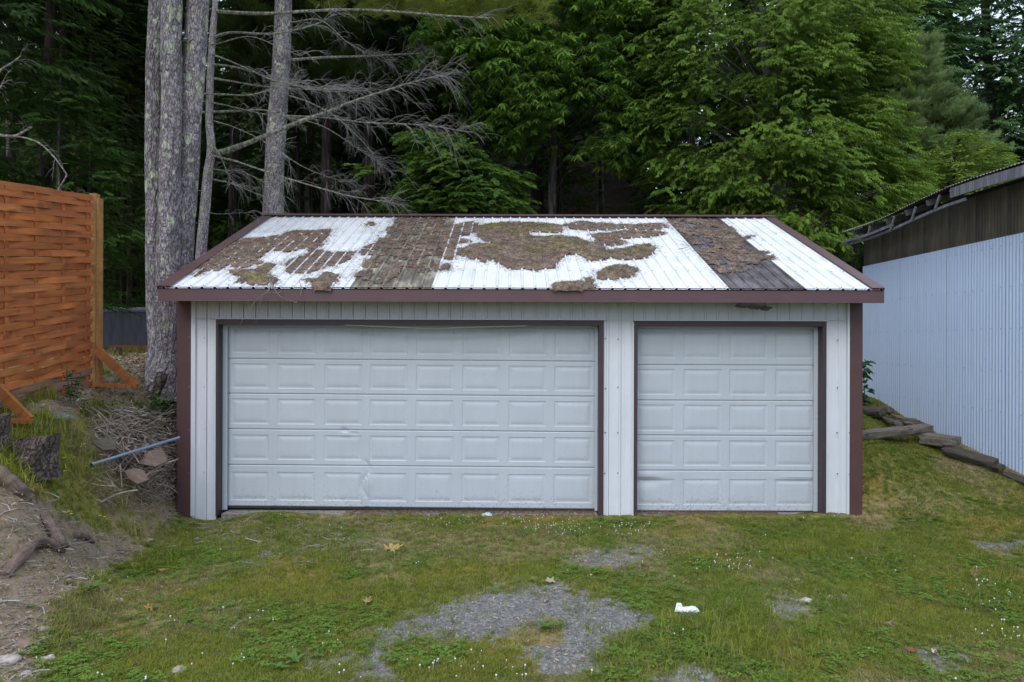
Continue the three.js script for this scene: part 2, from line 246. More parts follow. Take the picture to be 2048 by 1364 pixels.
{
  const wallTop = 3.06, ph = -0.02;
  const pan = (a0, a1, y0, y1) => mesh('siding_panel', sheet(ribProfile(a0, a1, 0.016, ph, 0.014), y0, y1, facade), whiteMetal, siding);
  pan(-4.22, DR[0].l - 0.004, -0.2, DR[0].t); pan(DR[0].r + 0.004, DR[1].l - 0.004, -0.015, DR[0].t); pan(DR[1].r + 0.004, 4.44, -0.2, DR[0].t);
  for (let a = -4.22, k = 0; a < 4.43; k++) { const b = Math.min(4.44, -4.22 + (k + 1) * PITCH * 6); pan(a, b, DR[0].t + 0.004, wallTop); a = b; }
  const back = G.front - G.back;
  mesh('side_wall', box(0.1, 2.95, -back - 0.1, G.l + 0.07, 1.425, back / 2 - 0.03), whiteMetal, siding); mesh('side_wall', box(0.1, 2.95, -back - 0.1, G.r - 0.07, 1.425, back / 2 - 0.03), whiteMetal, siding);
  mesh('back_wall', box(G.r - G.l - 0.05, 3, 0.1, 0.1, 1.45, back), whiteMetal, siding);
  const gs = new THREE.Shape(); gs.moveTo(back + 0.05, 2.9); gs.lineTo(-0.05, 2.9); gs.lineTo(RIDGE_Z, RIDGE_Y - 0.22); gs.closePath();
  for (const x of [G.l + 0.03, G.r - 0.13]) { const g = new THREE.ExtrudeGeometry(gs, { depth: 0.1, bevelEnabled: false }); g.rotateY(-Math.PI / 2); g.translate(x + 0.1, 0, 0); uvScale(g, 0.6); mesh('gable_wall', g, whiteMetal, siding); }
  mesh('inner_wall', mergeGeometries([box(8.7, 0.45, 0.05, 0.1, 2.84, -0.08), box(0.42, 2.6, 0.05, -4.14, 1.25, -0.12), box(0.36, 2.6, 0.05, 1.405, 1.25, -0.12), box(0.3, 2.6, 0.05, 4.32, 1.25, -0.12)]), innerDark, siding);
  mesh('corner_trim', box(0.17, 3.2, 0.02, -4.305, 1.4, 0.026), brownMetal, garage); mesh('corner_trim', box(0.155, 3.2, 0.02, 4.517, 1.4, 0.026), brownMetal, garage);
  mesh('corner_trim', box(0.02, 3.05, 0.16, -4.4, 1.475, -0.06), brownMetal, garage); mesh('corner_trim', box(0.02, 3.05, 0.16, 4.605, 1.475, -0.06), brownMetal, garage);
  mesh('white_trim', box(0.055, 3.0, 0.018, -4.19, 1.475, 0.024), whiteMetal, garage); mesh('white_trim', box(0.028, 3.0, 0.02, 4.424, 1.475, 0.024), whiteMetal, garage);
  const bolt = new THREE.CylinderGeometry(0.009, 0.011, 0.008, 6).rotateX(Math.PI / 2), bolts = [];
  for (const y of [0.55, 1.1, 1.68, 2.32]) for (const x of [-4.05, -4.24, 1.23, 1.4, 1.58, 4.28, 4.44]) bolts.push(bolt.clone().translate(x + (hash2(x * 99 | 0, y * 99 | 0, 4) - 0.5) * 0.01, y + (hash2(x * 99 | 0, y * 99 | 0, 2) - 0.5) * 0.03, 0.034 - (Math.abs(x) < 4.1 ? 0.03 : 0)));
  tag(mesh('screw', mergeGeometries(bolts), M({ color: 0x77787c, roughness: 0.5, metalness: 0.5 }), garage), undefined).userData.kind = 'stuff';
  mesh('concrete_sill', box(4.95, 0.12, 0.3, -1.34, -0.056, -0.12), M({ map: tex(256, 256, (u, v) => mul3([150, 142, 132], 0.6 + 0.6 * fbmp(u * 30, v * 30, 30, 30, 7, 4))), roughness: 1 }), garage);
  mesh('concrete_sill', box(2.45, 0.12, 0.3, 2.87, -0.058, -0.12), garage.children[garage.children.length - 1].material, garage);
  mesh('floor', box(8.6, 0.08, 6.0, 0.1, -0.07, -3.35), innerDark, garage);
}
// door frames, and the two sectional doors with their pressed panels
function doorFrame(o, li, ri, ti, lightLeft, lightRight) {
  const f = new THREE.Group(); f.name = 'door_frame'; garage.add(f);
  const w = li - o.l, wr = o.r - ri, dz = 0.19;
  mesh('jamb', box(w, o.t + 0.02, dz, o.l + w / 2, o.t / 2 - 0.012, 0.03 - dz / 2), darkBrown, f); mesh('jamb', box(wr, o.t + 0.02, dz, o.r - wr / 2, o.t / 2 - 0.012, 0.03 - dz / 2), darkBrown, f);
  mesh('header', box(ri - li - 0.002, o.t - ti, dz, (li + ri) / 2, (o.t + ti) / 2 - 0.002, 0.029 - dz / 2), darkBrown, f);
  mesh('drip_edge', box(o.r - o.l + 0.03, 0.012, 0.035, (o.l + o.r) / 2, o.t + 0.006, 0.03), whiteMetal, f);
  mesh('edge_trim', box(0.012, o.t, 0.02, o.l - 0.007, o.t / 2 - 0.02, 0.03), whiteMetal, f);
  if (lightLeft) mesh('weather_strip', box(lightLeft, ti - 0.03, 0.02, li + lightLeft / 2, ti / 2 + 0.01, -0.125), doorMetal, f);
  if (lightRight) mesh('weather_strip', box(lightRight, ti - 0.03, 0.02, ri - lightRight / 2, ti / 2 + 0.01, -0.122), doorMetal, f);
  mesh('weather_strip', box(ri - li - 0.004, 0.03, 0.018, (li + ri) / 2, ti - 0.016, -0.12), doorMetal, f);
}
doorFrame(DR[0], -3.862, 1.145, 2.50, 0.06, 0.035); doorFrame(DR[1], 1.652, 4.085, 2.495, 0.012, 0.05);
const DOOR_Z = -0.17;
function doorSection(x0, x1, y0, y1, py0, py1, panels, dent) {
  const lines = (marks, a, b) => { const r = [...new Set([a, ...marks, b].map((q) => +q.toFixed(4)))].sort((p, q) => p - q), o = []; for (let i = 0; i < r.length - 1; i++) { const n = Math.max(1, Math.ceil((r[i + 1] - r[i]) / 0.04)); for (let k = 0; k < n; k++) o.push(lerp(r[i], r[i + 1], k / n)); } o.push(b); return o; };
  const bev = [0, 0.012, 0.03, 0.05, 0.062], off = [0, -0.0066, -0.007, -0.0022, 0.0];
  const mx = [x0 + 0.004, x1 - 0.004], my = [y0 + 0.004, y0 + 0.012, y1 - 0.012, y1 - 0.004];
  for (const [a, b] of panels) for (const e of bev) mx.push(a + e, b - e);
  for (const e of bev) my.push(py0 + e, py1 - e);
  const xs = lines(mx, x0, x1), ys = lines(my, y0, y1), pos = [], uv = [], idx = [];
  const bevel = (q) => { for (let i = 0; i < 4; i++) if (q <= bev[i + 1]) return lerp(off[i], off[i + 1], (q - bev[i]) / (bev[i + 1] - bev[i])); return 0; };
  for (const y of ys) for (const x of xs) {
    let z = 0; for (const [a, b] of panels) if (x > a && x < b && y > py0 && y < py1) z = bevel(Math.min(x - a, b - x, y - py0, py1 - y));
    const ed = Math.min(y - y0, y1 - y); z -= 0.008 * sstep(0.012, 0, ed);
    z += (fbm(x * 1.3, y * 2.2, 71, 3) - 0.5) * 0.008 + (dent ? dent(x, y) : 0);
    pos.push(x, y, z); uv.push(x / 2.6, clamp(y / 2.6, 0.002, 0.998));
  }
  const n = xs.length; for (let j = 0; j < ys.length - 1; j++) for (let i = 0; i < n - 1; i++) { const p = j * n + i; idx.push(p, p + 1, p + n, p + 1, p + n + 1, p + n); }
  return toCreasedNormals(bufGeo(pos, idx, uv), 0.22);
}
const gauss = (x, y, cx, cy, rx, ry) => Math.exp(-(((x - cx) / rx) ** 2) - (((y - cy) / ry) ** 2));
const rx = (px) => (px - 1024) / 148.4, ry = (py) => CAM_Y - (py - 682) / 148.4;
function sectionalDoor(label, x0, x1, ys, rows, panels, tilt, dent) {
  const d = new THREE.Group(); d.name = 'garage_door'; d.userData.label = label; d.position.set((x0 + x1) / 2, 1.2, DOOR_Z); d.rotation.z = tilt; garage.add(d);
  for (let i = 0; i < 5; i++) { const g = doorSection(x0, x1, ys[i + 1] + 0.002, ys[i] - 0.002, rows[i][1], rows[i][0], panels, dent); g.translate(-(x0 + x1) / 2, -1.2, 0); mesh('door_section', g, doorMetal, d); }
  mesh('bottom_seal', box(x1 - x0, 0.03, 0.03, 0, ys[5] - 1.2 - 0.012, -0.012), M({ color: 0x2a2a2a }), d);
  return d;
}
{
  const ys = [2.56, 2.03, 1.561, 1.083, 0.603, 0.048], rows = [[ry(656), ry(710)], [ry(730), ry(780)], [ry(800), ry(851)], [ry(872), ry(922)], [ry(946), ry(1003)]];
  const pan = (c, w) => [rx(c - w / 2), rx(c + w / 2)];
  sectionalDoor('wide dented white door of eight panels across', -3.86, 1.2, ys, rows, [502, 594, 687.5, 778, 870, 962.5, 1055, 1146].map((c) => pan(c, 76)), -0.0055, (x, y) => {
    const a = rx(690), b = ry(862), c = rx(733);
    let z = -0.02 * gauss(x, y, a, b, 0.05, 0.03) + 0.012 * gauss(x, y, a + 0.03, b - 0.05, 0.07, 0.03) - 0.012 * gauss(x, y, a + 0.13, b - 0.045, 0.05, 0.02) - 0.01 * gauss(x, y, rx(705), ry(905), 0.2, 0.16);
    z += -0.016 * Math.exp(-(((x - c - 0.05 * Math.sin(y * 14)) / 0.03) ** 2)) * sstep(0.75, 0.6, y) + 0.012 * gauss(x, y, rx(742), ry(965), 0.06, 0.1);
    return z - 0.006 * Math.exp(-(((x - rx(725)) / 0.02) ** 2)) * sstep(0.5, 1.2, y);
  });
  const ys2 = [2.56, 1.975, 1.498, 1.028, 0.556, 0.012];
  const rows2 = [[ry(662), ry(716)], [ry(737), ry(789)], [ry(808), ry(861)], [ry(879), ry(930)], [ry(956), ry(1008)]];
  sectionalDoor('narrower white door of four panels across', 1.62, 4.09, ys2, rows2, [1312, 1404, 1495.5, 1587].map((c) => pan(c, 76)), -0.001, (x, y) => 0.02 * gauss(x, y, rx(1300), ry(950), 0.2, 0.05) - 0.03 * gauss(x, y, rx(1290), ry(962), 0.22, 0.06) * sstep(2.1, 1.9, x) + 0.012 * gauss(x, y, rx(1600), ry(952), 0.3, 0.04) - 0.012 * gauss(x, y, rx(1605), ry(960), 0.3, 0.03));
  mesh('loose_cable', tube(spline([V(-2.2, 2.492, 0.02), V(-1.6, 2.47, 0.035), V(-1.05, 2.452, 0.03), V(-0.5, 2.47, 0.035), V(0.2, 2.49, 0.02)], 24), Array(25).fill(0.008), 5), M({ color: 0x8f8e84 }), garage);
}
// ---------------------------------------------------------------- roof
const roof = new THREE.Group(); roof.name = 'roof'; garage.add(roof);
const SL = Math.hypot(RIDGE_Y - EAVE_Y, EAVE_Z - RIDGE_Z), SU = [(RIDGE_Y - EAVE_Y) / SL, (RIDGE_Z - EAVE_Z) / SL], RIB = 0.02, RPH = -0.03;
const onRoof = (a, l, o) => V(a, EAVE_Y + l * SU[0] - o * SU[1], EAVE_Z + l * SU[1] + o * SU[0]);
const behind = (a, l, o) => V(a, EAVE_Y + l * SU[0] - o * SU[1], 2 * RIDGE_Z - EAVE_Z - l * SU[1] - o * SU[0]);
const toRoof = (px, py) => { const r = ray(px, py), nx = SU[0], ny = -SU[1]; const t = (ny * (EAVE_Y - CAM_Y) + nx * (EAVE_Z - FRONT)) / (ny * r[1] - nx), y = CAM_Y + r[1] * t, z = FRONT - t; return [r[0] * t, (y - EAVE_Y) * SU[0] + (z - EAVE_Z) * SU[1]]; };
const grime = (base, dark, seed, k) => M({ map: tex(512, 512, (u, v) => { const n = fbmp(u * 50, v * 8, 50, 8, seed, 4), m = fbmp(u * 6, v * 6, 6, 6, seed + 5, 4), s = fbmp(u * 90, v * 90, 90, 90, seed + 7, 2); return mul3(mix3(base, dark, clamp(sstep(0.3, 0.75, n * 0.5 + m * 0.6) * k)), 0.85 + 0.3 * s); }), roughness: 0.8 });
const beige = grime([164, 154, 134], [96, 88, 78], 141, 1), greySheet = grime([112, 106, 108], [70, 64, 66], 151, 1);
const ribH = (a) => { const t = Math.abs(((a - RPH) / PITCH) - Math.round((a - RPH) / PITCH)) * PITCH; return RIB * clamp((0.021 - t) / 0.012); };
{
  const edges = [RL, -3.95, -3.0, -2.045, -1.03, -0.1, 0.86, 1.79, 2.72, 3.7, RR], mats = [roofWhite, roofWhite, roofWhite, beige, roofWhite, roofWhite, roofWhite, roofWhite, greySheet, roofWhite];
  for (let i = 0; i < 10; i++) {
    const lap = 0.0016 * (i % 2);
    mesh('roof_panel', sheet(ribProfile(edges[i], edges[i + 1] + (i < 9 ? 0.012 : 0), RIB, RPH), 0, SL - 0.015, (a, l, o) => onRoof(a, l, o + lap), 12), mats[i], roof);
    mesh('roof_panel', sheet(ribProfile(edges[i], edges[i + 1], RIB, RPH), 0, SL - 0.015, (a, l, o) => behind(a, l, o), 2), mats[i], roof);
  }
  const deckM = M({ color: 0x5b4a3c, roughness: 1 });
  for (const f of [onRoof, behind]) { const c = f(0.1125, SL / 2, -0.05), g = box(RR - RL - 0.04, 0.04, SL - 0.06); g.rotateX(f === onRoof ? Math.asin(SU[0]) : -Math.asin(SU[0])); g.translate(c.x, c.y, c.z); mesh('roof_deck', g, deckM, roof); }
  const fas = M({ map: streak([94, 68, 71], 0.12, 137), roughness: 0.4 });
  { const g = box(RR - RL + 0.03, 0.15, 0.03, 0.1125, EAVE_Y - 0.085, EAVE_Z - 0.03); mesh('fascia', g, fas, roof); }
  mesh('fascia', box(RR - RL + 0.03, 0.15, 0.03, 0.1125, EAVE_Y - 0.085, 2 * RIDGE_Z - EAVE_Z + 0.03), fas, roof);
  mesh('soffit', box(RR - RL - 0.1, 0.015, EAVE_Z - 0.1, 0.1125, EAVE_Y - 0.13, EAVE_Z / 2 - 0.02), M({ color: 0x6e6a64 }), roof);
  for (const [x, w] of [[RL + 0.06, 0.17], [RR - 0.075, 0.15]]) for (const f of [onRoof, behind]) { const c = f(x, SL / 2, 0.028), g = box(w, 0.012, SL + 0.01); g.rotateX(f === onRoof ? Math.asin(SU[0]) : -Math.asin(SU[0])); g.translate(c.x, c.y, c.z); mesh('rake_trim', g, brownMetal, roof);
    const e = box(0.014, 0.15, SL - 0.02), c2 = f(x < 0 ? RL - 0.02 : RR + 0.008, SL / 2, -0.05); e.rotateX(f === onRoof ? Math.asin(SU[0]) : -Math.asin(SU[0])); e.translate(c2.x, c2.y, c2.z); mesh('rake_board', e, fas, roof); }
  const cap = new THREE.Shape(); cap.moveTo(-0.1, -0.03); cap.lineTo(0, 0.012); cap.lineTo(0.1, -0.03); cap.lineTo(0.1, -0.037); cap.lineTo(0, 0.004); cap.lineTo(-0.1, -0.037); cap.closePath();
  const cg = new THREE.ExtrudeGeometry(cap, { depth: RR - RL + 0.04, bevelEnabled: false }); cg.rotateY(Math.PI / 2); cg.translate(RL - 0.02, RIDGE_Y + 0.045, RIDGE_Z); mesh('ridge_cap', cg, brownMetal, roof);
  const sc = new THREE.CylinderGeometry(0.007, 0.009, 0.006, 6), scs = [], r = RNG(5);
  for (let k = -27; k <= 28; k++) { const a = k * PITCH + RPH; if (a < RL + 0.1 || a > RR - 0.1) continue; for (const l of [0.05, 0.72, 1.4, 2.1, 2.8, 3.5]) { if (r() < 0.12) continue; const p = onRoof(a + (r() - 0.5) * 0.01, l + (r() - 0.5) * 0.03, RIB + 0.003); scs.push(sc.clone().rotateX(Math.asin(SU[0])).translate(p.x, p.y, p.z)); } }
  mesh('screw', mergeGeometries(scs), M({ color: 0x5f4a40, roughness: 0.7 }), roof).userData.kind = 'stuff';
  // dark closure strip that shows under the ribs along the eave
  mesh('closure_strip', box(RR - RL - 0.02, 0.035, 0.02, 0.1125, EAVE_Y + 0.002, EAVE_Z - 0.028), M({ color: 0x1c1a1a, roughness: 1 }), roof);
  // the sheet of torn soffit that hangs under the eave above the narrow door
  const h = sheet(ribProfile(0, 0.42, 0.012), 0, 0.3, (a, l, o) => V(a, o - l * 0.12 - a * 0.13, -l), 2); h.rotateY(-0.12); h.translate(2.86, EAVE_Y - 0.16, EAVE_Z - 0.06);
  const hs = mesh('loose_soffit_sheet', h, greySheet, roof); hs.userData.label = 'loose strip of grey sheet hanging below the eave';
}

// ---------------------------------------------------------------- moss and needle mats lying on the roof
const Z4 = (l) => l.map(([x, y]) => [300 + x / 2.731, 420 + y / 2.731]), Z5 = (l) => l.map(([x, y]) => [1000 + x / 2.56, 420 + y / 2.56]);
const MATS = [
  ['brown needle mat across the upper left white roof panels', 0.026, 0.0, Z4([[240, 365], [300, 300], [340, 255], [400, 200], [500, 165], [640, 150], [780, 118], [930, 108], [1000, 108], [980, 150], [940, 200], [900, 240], [850, 215], [800, 230], [700, 232], [640, 235], [600, 275], [640, 290], [560, 310], [470, 325], [430, 300], [380, 330], [300, 335], [265, 365]])],
  ['brown needle mat between the left panels and the beige sheet, broken into blocks', 0.017, 0.0, Z4([[740, 290], [780, 265], [850, 240], [900, 215], [1000, 235], [1100, 225], [1190, 235], [1120, 240], [1110, 275], [1060, 290], [1020, 315], [960, 310], [930, 325], [870, 350], [760, 345], [745, 330]])],
  ['thick dark olive moss cushion near the left end of the eave', 0.06, 0.5, Z4([[405, 335], [500, 335], [560, 330], [640, 300], [700, 295], [690, 320], [640, 350], [720, 385], [680, 410], [560, 415], [490, 405], [475, 360]])],
  ['grey brown needle clump spilling over the eave left of the beige sheet', 0.035, 0.05, Z4([[835, 380], [900, 375], [950, 345], [1045, 350], [1020, 400], [990, 430], [950, 448], [910, 452], [880, 438], [870, 405]])],
  ['small lone brown moss spot near the ridge on white metal', 0.03, 0.0, Z4([[1165, 80], [1205, 68], [1245, 78], [1220, 95], [1180, 92]])],
  ['long brown needle mat covering most of the beige roof sheet', 0.018, 0.12, Z4([[1345, 45], [1460, 42], [1620, 45], [1610, 110], [1590, 190], [1570, 250], [1540, 295], [1640, 308], [1620, 330], [1530, 335], [1500, 350], [1420, 320], [1380, 350], [1300, 400], [1220, 410], [1180, 385], [1110, 385], [1140, 330], [1170, 280], [1200, 250], [1150, 245], [1150, 220], [1240, 160], [1270, 120], [1320, 80]])],
  ['largest mossy mat, olive and brown, in the middle of the roof', 0.04, 0.55, [[950, 455], [1000, 446], [1070, 446], [1130, 455], [1125, 467], [1060, 467], [1052, 475], [1120, 473], [1160, 478], [1200, 490], [1215, 500], [1250, 498], [1290, 490], [1310, 492], [1312, 505], [1300, 515], [1280, 522], [1230, 518], [1190, 522], [1175, 523], [1155, 510], [1130, 515], [1115, 535], [1080, 541], [1020, 540], [1000, 530], [990, 520], [970, 530], [955, 520], [920, 515], [912, 500], [945, 490], [985, 488], [960, 478], [945, 470]]],
  ['thin brown mat strung along just below the ridge right of centre', 0.03, 0.1, [[1128, 450], [1160, 445], [1230, 449], [1255, 451], [1330, 449], [1340, 457], [1300, 462], [1240, 460], [1200, 461], [1170, 464], [1140, 458]]],
  ['branching brown mat above the right arm of the largest moss mat', 0.03, 0.1, [[1178, 470], [1210, 467], [1260, 461], [1300, 464], [1332, 468], [1320, 475], [1270, 476], [1240, 479], [1255, 490], [1230, 495], [1200, 488], [1185, 478]]],
  ['patchwork of brown needle blocks between the beige sheet and the largest moss mat', 0.02, 0.0, [[868, 445], [890, 452], [950, 443], [965, 455], [940, 470], [915, 476], [945, 485], [912, 491], [912, 520], [885, 520], [880, 490], [862, 480]]],
  ['round olive moss cushion alone on white metal low right of centre', 0.06, 0.35, [[1188, 546], [1210, 536], [1250, 534], [1275, 538], [1270, 555], [1230, 563], [1193, 558]]],
  ['smallest moss lump touching the round olive cushion', 0.04, 0.2, [[1168, 557], [1190, 556], [1188, 567], [1170, 566]]],
  ['shaggy brown moss clump hanging over the eave right of centre', 0.042, 0.15, [[1093, 573], [1120, 565], [1165, 562], [1190, 575], [1168, 584], [1150, 592], [1125, 584]]],
  ['brown needle mat covering the upper grey roof sheet at the right', 0.024, 0.05, Z5([[850, 50], [1120, 50], [1150, 75], [1200, 95], [1230, 140], [1260, 130], [1310, 135], [1300, 150], [1255, 155], [1250, 180], [1330, 215], [1390, 215], [1405, 250], [1340, 255], [1260, 320], [1200, 320], [1110, 325], [1060, 270], [1000, 210], [950, 140], [880, 90]])],
  ['small flat brown patch at the foot of the beige sheet', 0.02, 0.0, [[860, 531], [900, 527], [906, 538], [872, 545]]],
  ['thin reddish brown litter strip along the left rake trim', 0.016, 0.0, [[392, 545], [420, 520], [445, 498], [470, 480], [480, 486], [450, 512], [425, 535], [402, 552]]],
];
const matTex = tex(512, 512, (u, v) => { const n = fbmp(u * 64, v * 64, 64, 64, 201, 4), m = fbmp(u * 9, v * 9, 9, 9, 205, 3), s = hash2(Math.floor(u * 512), Math.floor(v * 512), 3); return mul3(mix3([148, 130, 116], [96, 82, 72], n), (0.72 + 0.5 * m) * (s > 0.985 ? 1.6 : s < 0.03 ? 0.5 : 1)); });
const matMat = M({ map: matTex, vertexColors: true, roughness: 1, bumpMap: soilBump, bumpScale: 0.02 });
const needleGeo = (() => { const p = [], idx = [], r = RNG(3); for (let k = 0; k < 7; k++) { const a = r() * 6.283, el = 0.1 + r() * 0.9, L = 0.018 + r() * 0.02, w = 0.0014, cx = (r() - 0.5) * 0.02, cz = (r() - 0.5) * 0.02, b = p.length / 3; p.push(cx - Math.sin(a) * w, 0, cz + Math.cos(a) * w, cx + Math.sin(a) * w, 0, cz - Math.cos(a) * w, cx + Math.cos(a) * L * Math.cos(el), L * Math.sin(el), cz + Math.sin(a) * L * Math.cos(el)); idx.push(b, b + 1, b + 2); } return bufGeo(p, idx); })();
const needleMat = M({ color: 0xffffff, roughness: 1 });
const roofTilt = Math.asin(SU[0]);
MATS.forEach(([label, t, green, px], mi) => {
  const poly = px.map(([x, y]) => { const p = toRoof(x, y); return p; }), c = 0.02, xs = poly.map((p) => p[0]), ls = poly.map((p) => p[1]);
  const a0 = Math.min(...xs) - 0.1, a1 = Math.max(...xs) + 0.1, l0 = Math.max(-0.055, Math.min(...ls) - 0.1), l1 = Math.min(SL - 0.05, Math.max(...ls) + 0.1), nx = Math.ceil((a1 - a0) / c), nl = Math.ceil((l1 - l0) / c);
  const loose = [], lr = RNG(900 + mi), pos = [], uv = [], col = [], idx = [], id = new Int32Array((nx + 1) * (nl + 1)).fill(-1), tops = [];
  for (let j = 0; j <= nl; j++) for (let i = 0; i <= nx; i++) {
    const a = a0 + i * c, l = l0 + j * c, bay = Math.floor((a - RPH) / PITCH);
    let s = polyDist(a + (fbm(a * 7, l * 7, 211 + mi, 3) - 0.5) * 0.14, l + (fbm(a * 7, l * 7, 251 + mi, 3) - 0.5) * 0.2, poly);
    s += (fbm(a * 30, l * 30, 221, 2) - 0.5) * 0.05;
    if (t < 0.032) { const q = l * 2.3 + hash2(bay, mi, 8) * 3, br = Math.abs(q - Math.round(q)); if (hash2(bay, Math.round(q), 18) < (mi === 5 ? 0.8 : 0.5)) s = Math.min(s, br * 0.45 - (mi === 5 ? 0.022 : 0.012) + (fbm(a * 20, l * 20, 5, 2) - 0.5) * 0.03); }
    if (s < 0.01 && s > -0.16 && l > 0.01 && lr() < 0.5 * Math.exp(s * 15)) loose.push([onRoof(a + (lr() - 0.5) * c, l + (lr() - 0.5) * c, ribH(a) + 0.001), lr()]);
    if (mi === 5 || mi === 13) s = Math.min(s, (fbm(a * 5, l * 5, 291, 3) - (mi === 5 ? 0.41 : 0.35)) * 0.5);
    if (s < 0) continue;
    const n = fbm(a * 9, l * 9, 231, 3), f = fbm(a * 40, l * 40, 241, 2);
    let o = t * sstep(-0.02, t * 1.6, s) * (0.55 + 0.75 * n) + 0.012 * (f - 0.5);
    let p = onRoof(a, Math.max(l, 0), Math.max(o, 0.001)); if (l < 0) { p = onRoof(a, 0, Math.max(o, 0.001)); p.y += l * 0.9; p.z -= l * 0.25; }
    id[j * (nx + 1) + i] = pos.length / 3; pos.push(p.x, p.y, p.z); uv.push(a / 1.1, l / 1.1);
    const g = clamp(green * 1.5 * sstep(0.35, 0.75, fbm(a * 3.1, l * 3.1, 261, 4)) * sstep(0, 0.15, s)), red = sstep(0.6, 0.8, fbm(a * 4, l * 4, 271, 3)) * 0.4, k = 0.7 + 0.6 * fbm(a * 12, l * 12, 281, 2);
    const cc = mix3(mix3([1, 0.94, 0.88], [1.25, 0.82, 0.6], red), [0.78, 0.9, 0.38], g).map((q) => q * k); col.push(...cc); tops.push([p, cc, s]);
  }
  for (let j = 0; j < nl; j++) for (let i = 0; i < nx; i++) { const q = [id[j * (nx + 1) + i], id[j * (nx + 1) + i + 1], id[(j + 1) * (nx + 1) + i], id[(j + 1) * (nx + 1) + i + 1]]; if (q[0] >= 0 && q[1] >= 0 && q[2] >= 0) idx.push(q[0], q[1], q[2]); if (q[1] >= 0 && q[3] >= 0 && q[2] >= 0) idx.push(q[1], q[3], q[2]); }
  const th = thing('moss_mat', label, 'moss mat', [0, 0, 0], 0, 'moss and needle mats on the garage roof');
  mesh('matted_litter', bufGeo(pos, idx, uv, col), matMat, th);
  const r = RNG(500 + mi), ms = [], cs = [];
  tops.forEach(([p, cc, s]) => { if (r() < 0.5) { ms.push(mat4(V(p.x + (r() - 0.5) * c, p.y - 0.002, p.z + (r() - 0.5) * c), roofTilt + (r() - 0.5) * 0.6, r() * 6.28, (r() - 0.5) * 0.6, 0.7 + r() * 0.9 + (s < 0.03 ? 0.3 : 0))); const k = 0.13 + r() * 0.16; cs.push(new THREE.Color().setRGB(cc[0] * k * 1.05, cc[1] * k * 0.9, cc[2] * k * 0.78)); } });
  loose.forEach(([p, q]) => { ms.push(mat4(p, roofTilt + (r() - 0.5) * 0.3, r() * 6.28, (r() - 0.5) * 0.3, 0.5 + r() * 0.7)); const k = 0.7 + 0.6 * q; cs.push(new THREE.Color().setRGB(0.21 * k, 0.16 * k, 0.125 * k)); });
  if (ms.length) instanced('needles', needleGeo, needleMat, ms, cs, th).userData.kind = 'stuff';
});
// twigs and the dead branch on the roof
const twigBark = M({ map: tex(128, 256, (u, v) => mul3([132, 124, 116], 0.5 + 0.8 * fbmp(u * 10, v * 30, 10, 30, 71, 3))), roughness: 1 });
function roofTwig(label, pts, r0, side = 0) {
  const th = thing('fallen_twig', label, 'twig'), rnd = RNG(label.length * 7), q = spline(pts, 14);
  mesh('stem', tube(q, q.map((_, i) => lerp(r0, r0 * 0.35, i / 14)), 5), twigBark, th);
  for (let k = 0; k < side; k++) { const i = 3 + Math.floor(rnd() * 10), d = V(rnd() - 0.5, (rnd() - 0.6) * 0.5, rnd() - 0.5).normalize().multiplyScalar(0.2 + rnd() * 0.25), e = q[i].clone().add(d); mesh('side_shoot', tube(spline([q[i], q[i].clone().lerp(e, 0.5).add(V(0, 0.02, 0)), e], 5), [0.5, 0.45, 0.4, 0.32, 0.25, 0.15].map((z) => z * r0), 4), twigBark, th); }
}
const rp = (px, py, o = 0.05) => { const [a, l] = toRoof(px, py); return onRoof(a, l, o); };
{
  const e = onRoof((545 - 1024) / 160, 0, 0.04);
  roofTwig('dead grey branch drooping over the eave above the wide door', [rp(540, 565), e, W(560, 592, 8.5), W(595, 606, 8.52)], 0.008, 5);
  roofTwig('thin twig hanging over the eave at its left end', [rp(548, 566), W(535, 583, 8.5), W(515, 598, 8.52), W(503, 612, 8.55)], 0.006, 2);
  roofTwig('curled fine twig dangling in front of the left header', [rp(600, 568), W(602, 586, 8.5), W(592, 604, 8.54), W(568, 622, 8.6)], 0.004, 0);
  roofTwig('pale twig lying across the upper left of the largest moss mat', [rp(905, 470, 0.06), rp(960, 476, 0.08), rp(1000, 492, 0.08), rp(1050, 494, 0.07)], 0.009, 4);
  roofTwig('bare twig on white metal beside the grey sheet', [rp(1355, 505), rp(1370, 502), rp(1382, 497)], 0.006, 3);
  roofTwig('short dark twig on white metal near the beige sheet', [rp(728, 452), rp(737, 459), rp(744, 466)], 0.005, 1);
  roofTwig('straight twig across the blocks left of the beige sheet', [rp(620, 540), rp(640, 530), rp(660, 545)], 0.005, 3);
}

